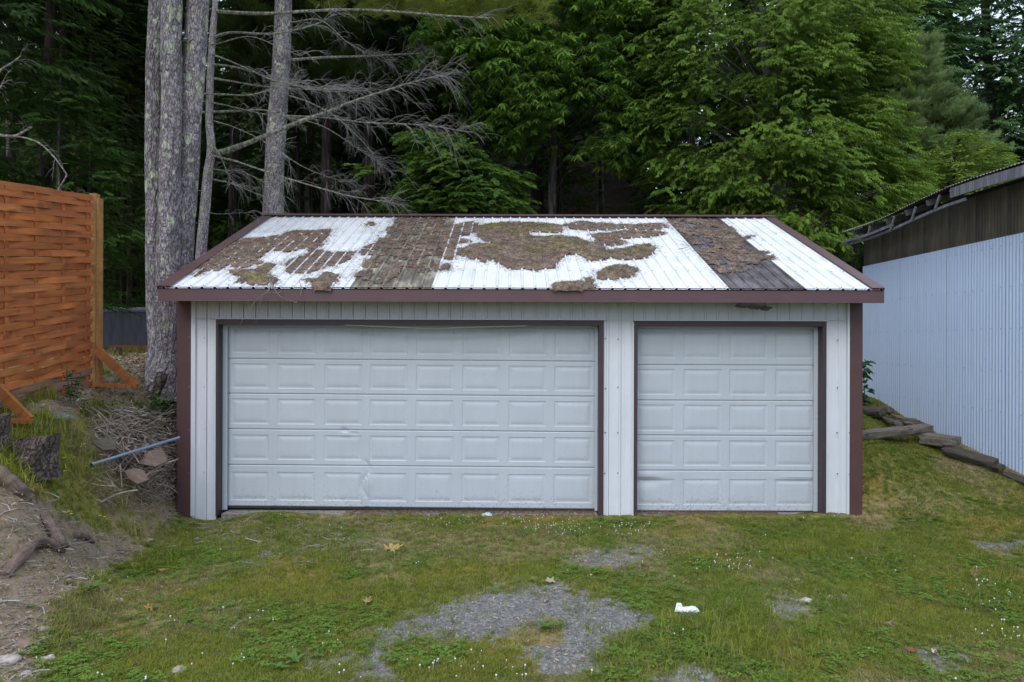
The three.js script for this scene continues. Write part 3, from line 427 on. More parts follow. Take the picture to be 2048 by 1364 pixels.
// ---------------------------------------------------------------- the long shed at the right
const shed = thing('metal_shed', 'long pale blue corrugated metal shed with a dark band and sagging eave', 'shed');
{
  const X = 7.2, d0 = 4.2, d1 = 14.0, top = 3.84, cw = 0.0677, n = 10, pw = cw * n, eaveY = 4.62;
  const profile = []; for (let i = 0; i <= n * 8; i++) profile.push([i * cw / 8, Math.cos(i / 8 * 2 * Math.PI) * 0.0095]);
  const at = (a, l, o) => V(-o, l, a);
  const blue = M({ map: tex(512, 512, (u, v) => { const n1 = fbmp(u * 30, v * 3, 30, 3, 301, 3), m = fbmp(u * 5, v * 5, 5, 5, 302, 4), sp = hash2(Math.floor(u * 256), Math.floor(v * 256), 33); return mul3(mix3([182, 197, 221], [190, 204, 225], n1), (0.985 + 0.03 * m) * (sp > 0.9985 ? 0.7 : 1)); }), roughness: 0.42, metalness: 0.0 });
  const amber = P({ map: tex(512, 512, (u, v) => { const n1 = fbmp(u * 40, v * 3, 40, 3, 311, 3), m = fbmp(u * 6, v * 3, 6, 3, 312, 4); return mul3(mix3([98, 88, 68], [66, 60, 48], n1), 0.6 + 0.7 * m); }), roughness: 0.7 });
  const wall = new THREE.Group(); wall.name = 'wall'; shed.add(wall);
  const gw = sheet(profile, -0.4, top, at, 6), gb = sheet(profile, top - 0.1, eaveY - 0.05, at, 2);
  for (let k = 0, z = FRONT - d1; z < FRONT - d0; k++, z += pw) { const m = mesh('corrugated_panel', gw, blue, wall); m.position.set(X - (k % 2) * 0.003, 0, z); const b = mesh('amber_panel', gb, amber, wall); b.position.set(X + 0.02 + (k % 2) * 0.003, 0, z); }
  const riv = new THREE.SphereGeometry(0.0055, 5, 4), rv = [], r = RNG(8);
  for (let y = 0.05; y < 3.9; y += 0.61) for (let z = FRONT - d1 + 0.03; z < FRONT - d0; z += cw * 3) if (r() < 0.85) rv.push(riv.clone().translate(X - 0.012, y + (r() - 0.5) * 0.02, z + cw * 0.98));
  mesh('rivet', mergeGeometries(rv), M({ color: 0x4a5060, roughness: 0.6 }), wall).userData.kind = 'stuff';
  mesh('inner_wall', box(0.06, 5.1, d1 - d0 - 0.1, X + 0.12, 2.1, FRONT - (d0 + d1) / 2), innerDark, wall);
  mesh('end_wall', box(9, 4.9, 0.1, X + 4.65, 2.2, FRONT - d1 + 0.06), M({ color: 0x6d6a66 }), wall); mesh('end_wall', box(9, 4.9, 0.1, X + 4.65, 2.2, FRONT - d0 - 0.06), M({ color: 0x6d6a66 }), wall);
  mesh('far_wall', box(0.1, 4.9, d1 - d0, X + 9.1, 2.2, FRONT - (d0 + d1) / 2), M({ color: 0x6d6a66 }), wall);
  { const gs = new THREE.Shape(); gs.moveTo(7.25, 4.6); gs.lineTo(16.25, 4.6); gs.lineTo(11.92, 6.15); gs.closePath(); for (const z of [FRONT - d1 + 0.02, FRONT - d0 - 0.1]) { const g = new THREE.ExtrudeGeometry(gs, { depth: 0.08, bevelEnabled: false }); g.translate(0, 0, z); mesh('gable_wall', g, M({ color: 0x4e463e, roughness: 1 }), wall); } }
  // roof: corrugated sheets over rafters, the fascia board broken away at the far end
  const rf = new THREE.Group(); rf.name = 'roof'; shed.add(rf);
  const EX = 6.78, slope = 0.32, sag = (z) => -0.14 * sstep(-1.5, -5, z) - 0.03 * Math.sin(z * 1.3);
  const tin = grime([120, 116, 112], [66, 58, 54], 321, 1), prof2 = []; for (let i = 0; i <= n * 8; i++) prof2.push([i * cw / 8, Math.cos(i / 8 * 2 * Math.PI) * 0.01]);
  for (let k = 0, z = FRONT - d1 - 0.05; z < FRONT - d0 + 0.3; k++, z += pw) { const zz = z; mesh('roof_sheet', sheet(prof2, 0, 5.4, (a, l, o) => V(EX + l * 0.952, eaveY + 0.06 + l * slope * 0.952 + o + sag(zz + a) * sstep(3, 0, l) + (k % 2) * 0.004, zz + a), 6), tin, rf); mesh('roof_sheet', sheet(prof2, 0, 5.4, (a, l, o) => V(EX + 10.28 - l * 0.952, eaveY + 0.06 + l * slope * 0.952 + o, zz + a), 1), tin, rf); }
  const greyWood = M({ map: tex(256, 256, (u, v) => mul3([136, 136, 140], 0.5 + 0.7 * fbmp(u * 4, v * 60, 4, 60, 331, 4))), roughness: 1 });
  const board = (z0, z1, y, h, x, name, mat) => { const N = 8, gs = []; for (let i = 0; i < N; i++) { const a = lerp(z0, z1, i / N), b = lerp(z0, z1, (i + 1) / N); const g = box(0.03, h, Math.abs(b - a) + 0.002, 0, 0, 0, i); g.rotateX(-Math.atan2(sag(b) - sag(a), b - a)); g.translate(x, y + sag((a + b) / 2), (a + b) / 2); gs.push(g); } return mesh(name, mergeGeometries(gs), mat, rf); };
  board(-1.6, FRONT - d0 + 0.3, eaveY - 0.045, 0.15, EX + 0.03, 'fascia_board', greyWood);
  board(FRONT - d1 - 0.03, -1.3, eaveY - 0.2, 0.045, EX + 0.06, 'broken_board', greyWood); board(FRONT - d1 - 0.03, -3.2, eaveY - 0.135, 0.05, EX + 0.02, 'broken_board', greyWood);
  const soft = M({ color: 0x3a332e, roughness: 1 });
  mesh('soffit', box(0.04, 0.02, 1).scale(1, 1, 0.001).translate(EX + 0.3, eaveY - 0.3, 2), soft, rf);
  for (let z = FRONT - d1 + 0.3; z < FRONT - d0; z += 0.61) { const g = box(0.62, 0.1, 0.045); g.rotateZ(Math.atan(slope) * 0.9); g.translate(EX + 0.36, eaveY + 0.06 + sag(z) * 0.9, z); mesh('rafter', g, greyWood, rf); }
  for (const [z, l, y] of [[-1.9, 0.22, 0], [-2.55, 0.24, -0.02], [-3.2, 0.26, -0.02], [-4.0, 0.2, 0.02]]) { const g = box(0.025, l, 0.03); g.rotateX(0.55); g.translate(EX + 0.01, eaveY - 0.1 + sag(z) + y, z); mesh('batten', g, greyWood, rf); }
}

// ---------------------------------------------------------------- woven fence at the left
const woodTex = (a, b, seed) => tex(256, 256, (u, v) => { const n = fbmp(u * 3, v * 50, 3, 50, seed, 4), m = fbmp(u * 5, v * 6, 5, 6, seed + 3, 3), k = sstep(0.78, 0.86, fbmp(u * 5, v * 9, 5, 9, seed + 8, 2)); return mul3(mix3(mix3(a, b, n), mul3(b, 0.55), k * 0.35), 0.8 + 0.4 * m); });
const cedar = ['#ffffff', '#f3e2d2', '#e8d8d0', '#fff0dc'].map((c, i) => M({ map: woodTex([190, 118, 64], [148, 90, 48], 400 + (i % 2) * 10), color: c, roughness: 0.85 }));
const cedarGrey = M({ map: woodTex([146, 112, 90], [116, 86, 70], 430), roughness: 0.95 }), yellowPine = M({ map: woodTex([168, 122, 70], [134, 96, 52], 440), roughness: 0.8 });
{
  const fence = thing('woven_fence', 'orange cedar fence of woven slats with braced posts', 'fence');
  const A = W(0, 830, 7.4), B = W(184, 771, 8.85), dir = B.clone().sub(A), L = Math.hypot(dir.x, dir.z), ux = dir.x / L, uz = dir.z / L, gy = (s) => A.y + dir.y / L * s - 0.005, nx = -uz, nz = ux;   // n faces the yard
  const topA = W(0, 361, 7.4).y, topB = W(168, 387, 8.75).y, topY = (s) => lerp(topA, topB, s / L);
  const st = 0.428, sEnd = L - 0.02, s0 = -2.2, rows = 31, face = Math.sign(nx) || 1;
  const place = (s, y, o) => V(A.x + ux * s + face * nx * o, y, A.z + uz * s + face * nz * o);
  const H = (s) => (topY(s) - gy(s));
  for (let r = 0; r < rows; r++) {
    const rnd = RNG(700 + r), two = r < 16 ? 0.012 : 0, cuts = [s0, ...(rnd() < 0.35 ? [0.2 + rnd() * 0.9] : []), sEnd];
    for (let c = 0; c < cuts.length - 1; c++) {
      const pos = [], uv = [], idx = [], n = Math.ceil((cuts[c + 1] - cuts[c]) / 0.04), dz = (rnd() - 0.5) * 0.006, tw = (rnd() - 0.5) * 0.01;
      for (let i = 0; i <= n; i++) {
        const s = lerp(cuts[c] + 0.001, cuts[c + 1] - 0.001, i / n), ph = Math.cos(Math.PI * (sEnd - 0.07 - s) / st + r * Math.PI), off = 0.0125 * Math.sign(ph) * Math.pow(Math.abs(ph), 0.8);
        const h = H(s) / rows, y0 = gy(s) + h * r + 0.003 + dz, y1 = y0 + h * 0.985 - 0.002;
        for (const [y, o] of [[y0, off + 0.006 + tw], [y1, off + 0.006 - tw], [y1, off - 0.006 - tw], [y0, off - 0.006 + tw]]) { const p = place(s, y, o); pos.push(p.x, p.y, p.z); uv.push(s * 0.8 + r * 0.37, (y - gy(s)) * 1.4 + (o < off ? 0.5 : 0)); }
      }
      for (let i = 0; i < n; i++) for (let k = 0; k < 4; k++) { const p = i * 4 + k, q = i * 4 + (k + 1) % 4; idx.push(p, p + 4, q, q, p + 4, q + 4); }
      idx.push(0, 1, 2, 0, 2, 3, n * 4, n * 4 + 2, n * 4 + 1, n * 4, n * 4 + 3, n * 4 + 2);
      const g = toCreasedNormals(bufGeo(pos, idx, uv), 0.6); mesh('slat', g, r < 3 ? cedarGrey : cedar[Math.floor(rnd() * 4)], fence);
    }
  }
  for (let s = sEnd - 0.07; s > s0; s -= st) { const y0 = gy(s), y1 = topY(s) - 0.05, g = box(0.05, y1 - y0, 0.012, 0, (y0 + y1) / 2, 0, s); g.rotateY(Math.atan2(ux, uz) + Math.PI / 2); const p = place(s, 0, 0); g.translate(p.x, 0, p.z); mesh('stake', g, cedar[Math.abs(Math.round(s * 10)) % 4], fence); }
  const post = (s, label) => { const p = place(s, 0, 0.0), y0 = T(p.x, FRONT - p.z) - 0.2, y1 = topY(s) + 0.02, g = box(0.088, y1 - y0, 0.088, p.x, (y0 + y1) / 2, p.z, s); mesh('post', g, yellowPine, fence); const e = box(0.03, y1 - y0 - 0.06, 0.1, p.x + 0.065, (y0 + y1) / 2 - 0.03, p.z - 0.005, s + 3); mesh('post_board', e, yellowPine, fence); };
  post(L + 0.04); post(L - 2.4);
  const beam = (a, b, w, h, mat, name) => { const l = a.distanceTo(b), g = box(l, h, w), m = mesh(name, g, mat, fence); m.position.copy(a).lerp(b, 0.5); m.quaternion.setFromUnitVectors(V(1, 0, 0), b.clone().sub(a).normalize()); return m; };
  const orange = M({ map: woodTex([170, 104, 48], [132, 78, 36], 450), roughness: 0.85 });
  beam(W(190, 697, 8.75), W(272, 772, 8.9), 0.05, 0.1, orange, 'brace'); beam(W(186, 769, 8.8), W(274, 772, 8.88), 0.06, 0.045, orange, 'foot_board');
  beam(W(-30, 752, 7.2), W(58, 840, 7.25), 0.05, 0.1, orange, 'brace'); beam(W(-30, 838, 7.2), W(62, 843, 7.22), 0.06, 0.045, orange, 'foot_board');
}
// ---------------------------------------------------------------- pool behind the fence post
{
  const th = thing('swimming_pool', 'dark grey above ground swimming pool on an orange timber base', 'pool');
  const d = 20, c = W(226, 690, d), R = 3.4, z0 = c.z - R, y0 = W(226, 690, d).y, y1 = W(226, 616, d).y, x0 = c.x;
  const pos = [], uv = [], idx = [], n = 240; for (let i = 0; i <= n; i++) { const a = i / n * 2 * Math.PI, r = R + 0.008 * ((i % 3) - 1); for (const y of [y0, y1]) { pos.push(x0 + r * Math.sin(a), y, z0 + r * Math.cos(a)); uv.push(i / 8, y); } } for (let i = 0; i < n; i++) { const p = i * 2; idx.push(p, p + 2, p + 1, p + 1, p + 2, p + 3); }
  mesh('wall', bufGeo(pos, idx, uv), M({ map: tex(64, 64, (u, v) => mul3([100, 101, 106], 0.8 + 0.3 * fbmp(u * 12, v * 3, 12, 3, 7, 2))), roughness: 0.6 }), th);
  const prof = [[R - 0.12, y1 - 0.02], [R - 0.1, y1 + 0.03], [R + 0.02, y1 + 0.035], [R + 0.06, y1 - 0.02], [R + 0.05, y1 - 0.09], [R + 0.01, y1 - 0.12]].map(([r, y]) => new THREE.Vector2(r, y));
  const rim = new THREE.LatheGeometry(prof, 80); { const p = rim.attributes.position; for (let i = 0; i < p.count; i++) { const a = Math.atan2(p.getX(i), p.getZ(i)), w = (fbm(a * 22, 3, 9, 3) - 0.5) * 0.09; p.setY(i, p.getY(i) + w * 0.7); p.setX(i, p.getX(i) * (1 + w * 0.1)); p.setZ(i, p.getZ(i) * (1 + w * 0.1)); } rim.computeVertexNormals(); } rim.translate(x0, 0, z0); mesh('rim', rim, M({ color: 0x9a9da4, roughness: 0.6 }), th);
  mesh('cover', new THREE.CircleGeometry(R - 0.05, 48).rotateX(-Math.PI / 2).translate(x0, y1 - 0.02, z0), M({ color: 0x2c3138, roughness: 0.7 }), th);
  for (const [k, h, o] of [[0, 0.13, 0.0], [1, 0.14, 0.05]]) { const y = y0 - 0.065 - k * 0.14; mesh('base_timber', box(5.5, h, 0.12, x0 - 0.6 - k * 0.02, y, c.z + 0.12 + o, k), yellowPine, th); mesh('base_timber', box(0.12, h, 6.5, x0 + 2.2, y, c.z - 3.2, k), yellowPine, th); mesh('base_timber', box(0.12, h, 6.5, x0 - 3.4, y, c.z - 3.2, k + 4), yellowPine, th); }
}
// ---------------------------------------------------------------- old ties along the shed, stumps, roots, logs
function roughBlock(w, h, d, seed, amp = 0.014) {
  const g = new THREE.BoxGeometry(w, h, d, Math.ceil(w / 0.07), 4, 4), p = g.attributes.position, n = g.attributes.normal, uv = g.attributes.uv;
  for (let i = 0; i < p.count; i++) { const x = p.getX(i), y = p.getY(i), z = p.getZ(i); const e = (Math.abs(y) > h * 0.49 ? 1 : 0) + (Math.abs(z) > d * 0.49 ? 1 : 0) + (Math.abs(x) > w * 0.49 ? 1 : 0), k = (fbm(x * 5 + seed * 7, y * 30 + z * 30, seed, 3) - 0.5) * amp * 2 - (e > 1 ? 0.012 : 0);
    uv.setXY(i, (Math.abs(n.getX(i)) > 0.5 ? y * 3 : x), (Math.abs(n.getY(i)) > 0.5 ? z : Math.abs(n.getX(i)) > 0.5 ? z : y) + seed * 0.3); p.setXYZ(i, x + (Math.abs(x) > w * 0.49 ? (fbm(y * 20, z * 20, seed + 3) - 0.5) * 0.05 : 0), y * (1 - 0.02) + Math.sign(y) * k, z + Math.sign(z) * k); }
  g.computeVertexNormals(); return toCreasedNormals(g, 0.7);
}
const tieMat = M({ map: woodTex([138, 129, 117], [78, 71, 64], 460), roughness: 1, bumpMap: soilBump, bumpScale: 0.01 });
const tieDark = M({ map: woodTex([98, 89, 78], [54, 49, 44], 470), roughness: 1, bumpMap: soilBump, bumpScale: 0.01 });
function tie(label, a, b, h, w, mat, seed, roll = 0) {
  const l = a.distanceTo(b), th = thing('railroad_tie', label, 'timber', [(a.x + b.x) / 2, (a.y + b.y) / 2, (a.z + b.z) / 2], 0, 'old timber ties edging the shed bank');
  const m = mesh('timber', roughBlock(l, h * 0.85, w, seed, l > 0.5 ? 0.014 : 0.02), mat, th); m.quaternion.setFromUnitVectors(V(1, 0, 0), b.clone().sub(a).normalize()); m.rotateX(roll);
}
tie('grey tie end on top of the stack beside the garage corner', W(1690, 796, 12.9), W(1735, 797, 12.75), 0.17, 0.2, tieMat, 1);
tie('dark tie under the stacked grey tie end by the garage corner', W(1680, 813, 12.7), W(1758, 826, 12.0), 0.16, 0.2, tieDark, 2, 0.2);
tie('short dark tie block leaning on the stack by the shed', W(1738, 823, 12.1), W(1766, 823, 11.8), 0.17, 0.22, tieDark, 3, 0.3);
tie('grey topped tie block nearest the shed wall behind the stack', W(1758, 820, 12.2), W(1783, 822, 12.0), 0.15, 0.2, tieMat, 4, -0.3);
tie('long weathered tie lying aslant from the garage to the shed', W(1690, 875, 10.2), W(1857, 856, 11.0), 0.17, 0.19, tieMat, 5, 0.15);
tie('squared grey tie block with a flat pale top mid slope', W(1847, 876, 10.8), W(1914, 884, 10.35), 0.2, 0.24, tieMat, 6, 0.05);
tie('long brown tie half sunk in the lawn lower down the slope', W(1890, 899, 10.4), W(1992, 926, 9.75), 0.13, 0.18, tieDark, 7, 0.4);
tie('small black tie stub at the lower end of the row', W(1988, 934, 9.75), W(2004, 936, 9.6), 0.09, 0.14, tieDark, 8, 0.2);
tie('low brown tie by the shed wall at the right', W(2010, 948, 9.6), W(2075, 972, 9.1), 0.08, 0.14, tieDark, 9, 0.3);
[[[1764, 833, 11.9], [1786, 846, 11.4]], [[1775, 840, 11.7], [1802, 850, 11.2]], [[1790, 836, 11.8], [1800, 852, 11.3]], [[1784, 832, 11.9], [1838, 842, 11.4]], [[1800, 842, 11.6], [1850, 850, 11.2]], [[1808, 848, 11.4], [1828, 852, 11.1]], [[1720, 830, 12.2], [1742, 833, 12.0]]].forEach(([a, b], i) => tie(['splintered scrap of tie below the dark block', 'flat rotten splinter at the foot of the broken row', 'upright broken sliver between the splinters', 'thin long split tie against the shed wall', 'split tie strip just above the aslant tie', 'short rotten chip behind the end of the aslant tie', 'flat red brown chip beside the garage corner'][i], W(...a), W(...b), 0.06, 0.1, i % 2 ? tieMat : tieDark, 20 + i, i));

const barkTex = (seed, lichen = 0) => tex(256, 512, (u, v) => { const n = fbmp(u * 14 + 2 * fbmp(u * 6, v * 12, 6, 12, seed + 1, 2), v * 16, 14, 16, seed, 4), r = 1 - Math.abs(n - 0.5) * 3.2, k = sstep(0.45, 0.95, r), m = fbmp(u * 5, v * 12, 5, 12, seed + 4, 3); let c = mix3([130, 119, 114], [72, 63, 60], k); c = mul3(c, 0.75 + 0.5 * m); const l = sstep(0.56, 0.62, fbmp(u * 4, v * 14, 4, 14, seed + 9, 4)); return lichen ? mix3(c, mul3([150, 156, 118], 0.8 + 0.4 * n), l * lichen) : c; });
const barkBump = tex(256, 512, (u, v) => { const n = fbmp(u * 14 + 2 * fbmp(u * 6, v * 12, 6, 12, 91, 2), v * 16, 14, 16, 90, 4); return 1 - sstep(0.45, 0.95, 1 - Math.abs(n - 0.5) * 3.2); });
const stumpBark = M({ map: barkTex(480, 0.25), color: 0xd4ccc6, roughness: 1, bumpMap: barkBump, bumpScale: 0.025 }), cutWood = M({ map: tex(256, 256, (u, v) => { const r = Math.hypot(u - 0.5, v - 0.5) * 60; return mul3([112, 98, 84], 0.6 + 0.2 * Math.sin(r * 2 + fbm(u * 8, v * 8, 3) * 6) + 0.4 * fbm(u * 20, v * 20, 4)); }), roughness: 1 }), rotWood = M({ map: woodTex([136, 116, 104], [84, 70, 62], 490), roughness: 1, bumpMap: soilBump, bumpScale: 0.02 });
function stump(label, base, r0, r1, h, lean, seed) {
  const th = thing('tree_stump', label, 'stump', [base.x, base.y, base.z]), n = 40, m = 10, pos = [], uv = [], idx = [], rim = [];
  for (let j = 0; j <= m; j++) for (let i = 0; i <= n; i++) { const a = i / n * 2 * Math.PI, t = j / m, fl = 1 + 0.45 * Math.pow(1 - t, 3) * (0.5 + fbm(Math.cos(a) * 2 + 5, Math.sin(a) * 2 + 5, seed, 2)), r = lerp(r0, r1, t) * fl * (0.86 + 0.28 * fbm(Math.cos(a) * 2.2 + 9, Math.sin(a) * 2.2 + t * 2, seed + 2, 4)), y = -0.12 + (h + 0.12) * t + (j === m ? (fbm(Math.cos(a) + 3, Math.sin(a), seed + 7, 2) - 0.5) * 0.04 : 0);
    const p = [Math.cos(a) * r + lean[0] * t, y + lean[2] * t * Math.cos(a), Math.sin(a) * r + lean[1] * t]; pos.push(...p); uv.push(i / n * 3, t * h * 1.6); if (j === m) rim.push(p); }
  for (let j = 0; j < m; j++) for (let i = 0; i < n; i++) { const p = j * (n + 1) + i; idx.push(p, p + n + 1, p + 1, p + 1, p + n + 1, p + n + 2); }
  mesh('bark', bufGeo(pos, idx, uv), stumpBark, th);
  const tp = [lean[0], h - 0.012, lean[1]], cu = [0.5, 0.5], ci = []; rim.forEach((p, i) => { tp.push(p[0], p[1] - 0.004, p[2]); cu.push(0.5 + Math.cos(i / n * 6.283) * 0.48, 0.5 + Math.sin(i / n * 6.283) * 0.48); if (i < n) ci.push(0, i + 2, i + 1); });
  mesh('cut_face', bufGeo(tp, ci, cu), cutWood, th);
}
const ground = (px, py, d) => { const p = W(px, py, d); p.y = T(p.x, FRONT - p.z); return p; };
stump('broad grey cut stump on the grassy bank below the fence', ground(60, 935, 6.75), 0.165, 0.215, 0.29, [0.06, 0, 0.03], 1);
stump('cut stump at the left edge beside the broad stump', ground(-22, 930, 6.6), 0.16, 0.18, 0.3, [0, 0, 0], 2);
stump('low mossy stump at the foot of the triple trunk', ground(322, 768, 9.55), 0.17, 0.18, 0.14, [0.02, 0, 0.02], 3);
stump('small rotten stump in the chips behind the fence brace', ground(236, 742, 11), 0.09, 0.08, 0.12, [-0.03, 0, 0.02], 4);
function log(name, label, pts, radii, mat = rotWood, cat = 'log') {
  const th = thing(name, label, cat), q = spline(pts, 22), seg = 14, rr = q.map((_, i) => { const t = i / 22 * (radii.length - 1), k = Math.min(radii.length - 2, Math.floor(t)); return lerp(radii[k], radii[k + 1], t - k); }), g = tube(q, rr, seg, true, 0.5), p = g.attributes.position;
  for (let i = 0; i < p.count; i++) { const c = q[Math.min(22, Math.floor(i / (seg + 1)))], f = 0.4 + 1.2 * fbm(p.getX(i) * 14 + p.getZ(i) * 5, p.getY(i) * 16 + p.getZ(i) * 7, label.length, 5); if (i < 23 * (seg + 1)) p.setXYZ(i, c.x + (p.getX(i) - c.x) * f, c.y + (p.getY(i) - c.y) * f, c.z + (p.getZ(i) - c.z) * f); }
  g.computeVertexNormals(); mesh('wood', g, mat, th); return th;
}
const lift = (p, h) => { p.y = T(p.x, FRONT - p.z) + h; return p; };
log('fallen_root', 'thick dead root slanting down the bare earth bank', [lift(W(8, 1165, 5.5), 0.0), lift(W(45, 1110, 5.7), 0.06), lift(W(85, 1075, 5.95), 0.08), lift(W(128, 1058, 6.2), 0.04)], [0.04, 0.052, 0.045, 0.018], rotWood, 'root');
log('fallen_root', 'forked grey root end above the thick dead root', [lift(W(88, 1010, 6.35), 0.06), lift(W(108, 1035, 6.25), 0.1), lift(W(128, 1062, 6.15), 0.1)], [0.03, 0.045, 0.04], rotWood, 'root');
log('fallen_log', 'pale broken log end at the left edge below the stumps', [lift(W(-30, 1000, 6.2), 0.05), lift(W(10, 1002, 6.2), 0.06), lift(W(62, 1005, 6.3), 0.03)], [0.075, 0.07, 0.045], rotWood);
log('fallen_root', 'short grey root stub in the weeds right of the forked root', [lift(W(150, 1078, 6.75), 0.03), lift(W(170, 1070, 6.9), 0.05), lift(W(188, 1062, 7.0), 0.03)], [0.03, 0.035, 0.015], rotWood, 'root');

// ---------------------------------------------------------------- brush pile and the pipe against the garage corner
{
  const th = thing('brush_pile', 'heap of dead sticks and bark against the left garage corner', 'brush pile'), r = RNG(31), gs = [];
  const stickM = M({ map: tex(128, 256, (u, v) => mul3([172, 158, 146], 0.45 + 0.8 * fbmp(u * 8, v * 24, 8, 24, 72, 3))), roughness: 1, vertexColors: true });
  const region = [[205, 850], [250, 815], [300, 830], [358, 850], [358, 1020], [330, 1030], [300, 990], [255, 935], [225, 900]];
  const dAt = (px, py) => { for (let d = 7; d < 11; d += 0.03) { const p = W(px, py, d); if (p.y < T(p.x, d) + 0.05) return d; } return 9; };
  for (let k = 0; k < 2200; k++) {
    const px = 200 + r() * 160, py = 812 + r() * 222; if (!inPoly(px, py, region)) { if (r() < 0.93) continue; }
    const d = dAt(px, py) - r() * 0.34, c = W(px, py, d), l = 0.1 + r() * r() * 0.75, a = (r() - 0.5) * 1.8 + (r() < 0.4 ? 1.9 : 0), el = (r() - 0.5) * 0.9 - 0.25, v = V(Math.cos(a) * Math.cos(el), Math.sin(el), Math.sin(a) * Math.cos(el)).multiplyScalar(l / 2), bend = V((r() - 0.5), r() - 0.3, r() - 0.5).multiplyScalar(l * 0.22);
    if (c.x + Math.abs(v.x) > G.l - 0.02) c.x = G.l - 0.03 - Math.abs(v.x);
    c.y = Math.max(c.y, T(c.x, FRONT - c.z) + 0.03);
    const pts = [c.clone().sub(v), c.clone().add(bend), c.clone().add(v)], rad = 0.0025 + r() * r() * 0.008; pts.forEach((p) => { p.y = Math.max(p.y, T(p.x, FRONT - p.z) + 0.004); });
    const g = tube(spline(pts, 4), [1, 0.95, 0.85, 0.75, 0.6].map((q) => q * rad), 4), n = g.attributes.position.count, cc = 0.5 + r() * 0.9, col = []; for (let i = 0; i < n; i++) col.push(cc, cc * (0.92 + 0.08 * r()), cc * 0.9); g.setAttribute('color', new THREE.Float32BufferAttribute(col, 3)); gs.push(g);
  }
  mesh('twigs', mergeGeometries(gs), stickM, th).userData.kind = 'stuff';
  const plain = M({ map: stickM.map, roughness: 1 }), darkW = M({ map: woodTex([74, 62, 54], [44, 38, 34], 495), roughness: 1 });
  const br = (a, b, rad, mat = plain, sagv = 0.03) => { const q = spline([a, a.clone().lerp(b, 0.5).add(V(0, sagv, 0)), b], 10); mesh('branch', tube(q, q.map((_, i) => rad * lerp(1, 0.6, i / 10)), 6), mat, th); };
  br(W(258, 822, 8.7), W(356, 862, 8.9), 0.022, darkW); br(W(262, 832, 8.6), W(330, 850, 8.75), 0.014, darkW); br(W(190, 868, 8.0), W(218, 915, 7.9), 0.009); br(W(196, 858, 8.05), W(240, 900, 8.1), 0.008); br(W(286, 955, 8.1), W(356, 918, 8.5), 0.013); br(W(200, 1005, 7.5), W(275, 980, 7.7), 0.014); br(W(240, 930, 7.95), W(244, 975, 7.85), 0.01); br(W(313, 968, 8.3), W(355, 985, 8.5), 0.007); br(W(250, 895, 8.1), W(278, 925, 8.05), 0.012); br(W(286, 862, 8.4), W(330, 858, 8.6), 0.02, cutWood); br(W(170, 808, 8.4), W(225, 850, 8.1), 0.006); br(W(292, 872, 8.4), W(288, 890, 8.3), 0.006);
  const slab = (label, pts, mat) => { const sh = new THREE.Shape(); pts.forEach((p, i) => i ? sh.lineTo(p[0], p[1]) : sh.moveTo(p[0], p[1])); const g = new THREE.ExtrudeGeometry(sh, { depth: 0.02, bevelEnabled: true, bevelSize: 0.006, bevelThickness: 0.006, bevelSegments: 1 }); const m = mesh('bark_slab', g, mat, th); return m; };
  let m = slab('', [[0, 0], [0.08, 0.15], [0.2, 0.2], [0.28, 0.12], [0.32, 0.04], [0.2, -0.03]], rotWood); m.position.copy(W(278, 928, 8.15)); m.rotation.set(-0.5, 0.1, 0.0);
  m = slab('', [[0, 0], [0.05, 0.08], [0.16, 0.1], [0.3, 0.02], [0.24, -0.08], [0.1, -0.06]], rotWood); m.position.copy(W(250, 945, 7.95)); m.rotation.set(-0.9, 0.2, -0.3);
  m = slab('', [[0, 0], [0.06, 0.1], [0.2, 0.12], [0.3, 0.0], [0.18, -0.05]], M({ map: woodTex([104, 98, 82], [70, 66, 56], 497), roughness: 1 })); m.position.copy(W(186, 888, 7.85)); m.rotation.set(-0.9, 0.1, -0.25);
  const pipe = thing('steel_pipe', 'blue grey pipe lying across the brush pile', 'pipe'), a = W(183, 929, 7.45), b = W(358, 875, 8.75), ax = b.clone().sub(a).normalize();
  mesh('tube', tube([a, b], [0.017, 0.017], 14, false), M({ map: streak([138, 152, 176], 0.25, 501), roughness: 0.5, metalness: 0.2 }), pipe);
  mesh('bore', tube([a.clone().addScaledVector(ax, -0.001), a.clone().addScaledVector(ax, 0.1)], [0.0135, 0.0135], 12, true), M({ color: 0x141414 }), pipe);
}

// ---------------------------------------------------------------- ground cover
const grassMat = P({ color: 0xffffff, roughness: 0.85, specularIntensity: 0.08, transmission: 0.45, thickness: 0, side: THREE.DoubleSide });
function tuft(n, h, spread, w, seed, curl = 0.5) {
  const r = RNG(seed), p = [], idx = [];
  for (let k = 0; k < n; k++) { const a = r() * 6.283, x = (r() - 0.5) * spread, z = (r() - 0.5) * spread, L = h * (0.45 + 0.75 * r()), le = 0.15 + r() * 0.9, ca = Math.cos(a), sa = Math.sin(a), wx = -sa * w * (0.7 + 0.6 * r()), wz = ca * w, b = p.length / 3, m = L * 0.55, ml = m * Math.sin(le) * 0.6, tl = L * Math.sin(le) + curl * L * 0.3;
    p.push(x - wx, -0.004, z - wz, x + wx, -0.004, z + wz, x + ca * ml + wx * 0.8, m * Math.cos(le * 0.6), z + sa * ml + wz * 0.8, x + ca * ml - wx * 0.8, m * Math.cos(le * 0.6), z + sa * ml - wz * 0.8, x + ca * tl, L * Math.cos(le) * 0.92, z + sa * tl); idx.push(b, b + 1, b + 2, b, b + 2, b + 3, b + 3, b + 2, b + 4); }
  return bufGeo(p, idx);
}
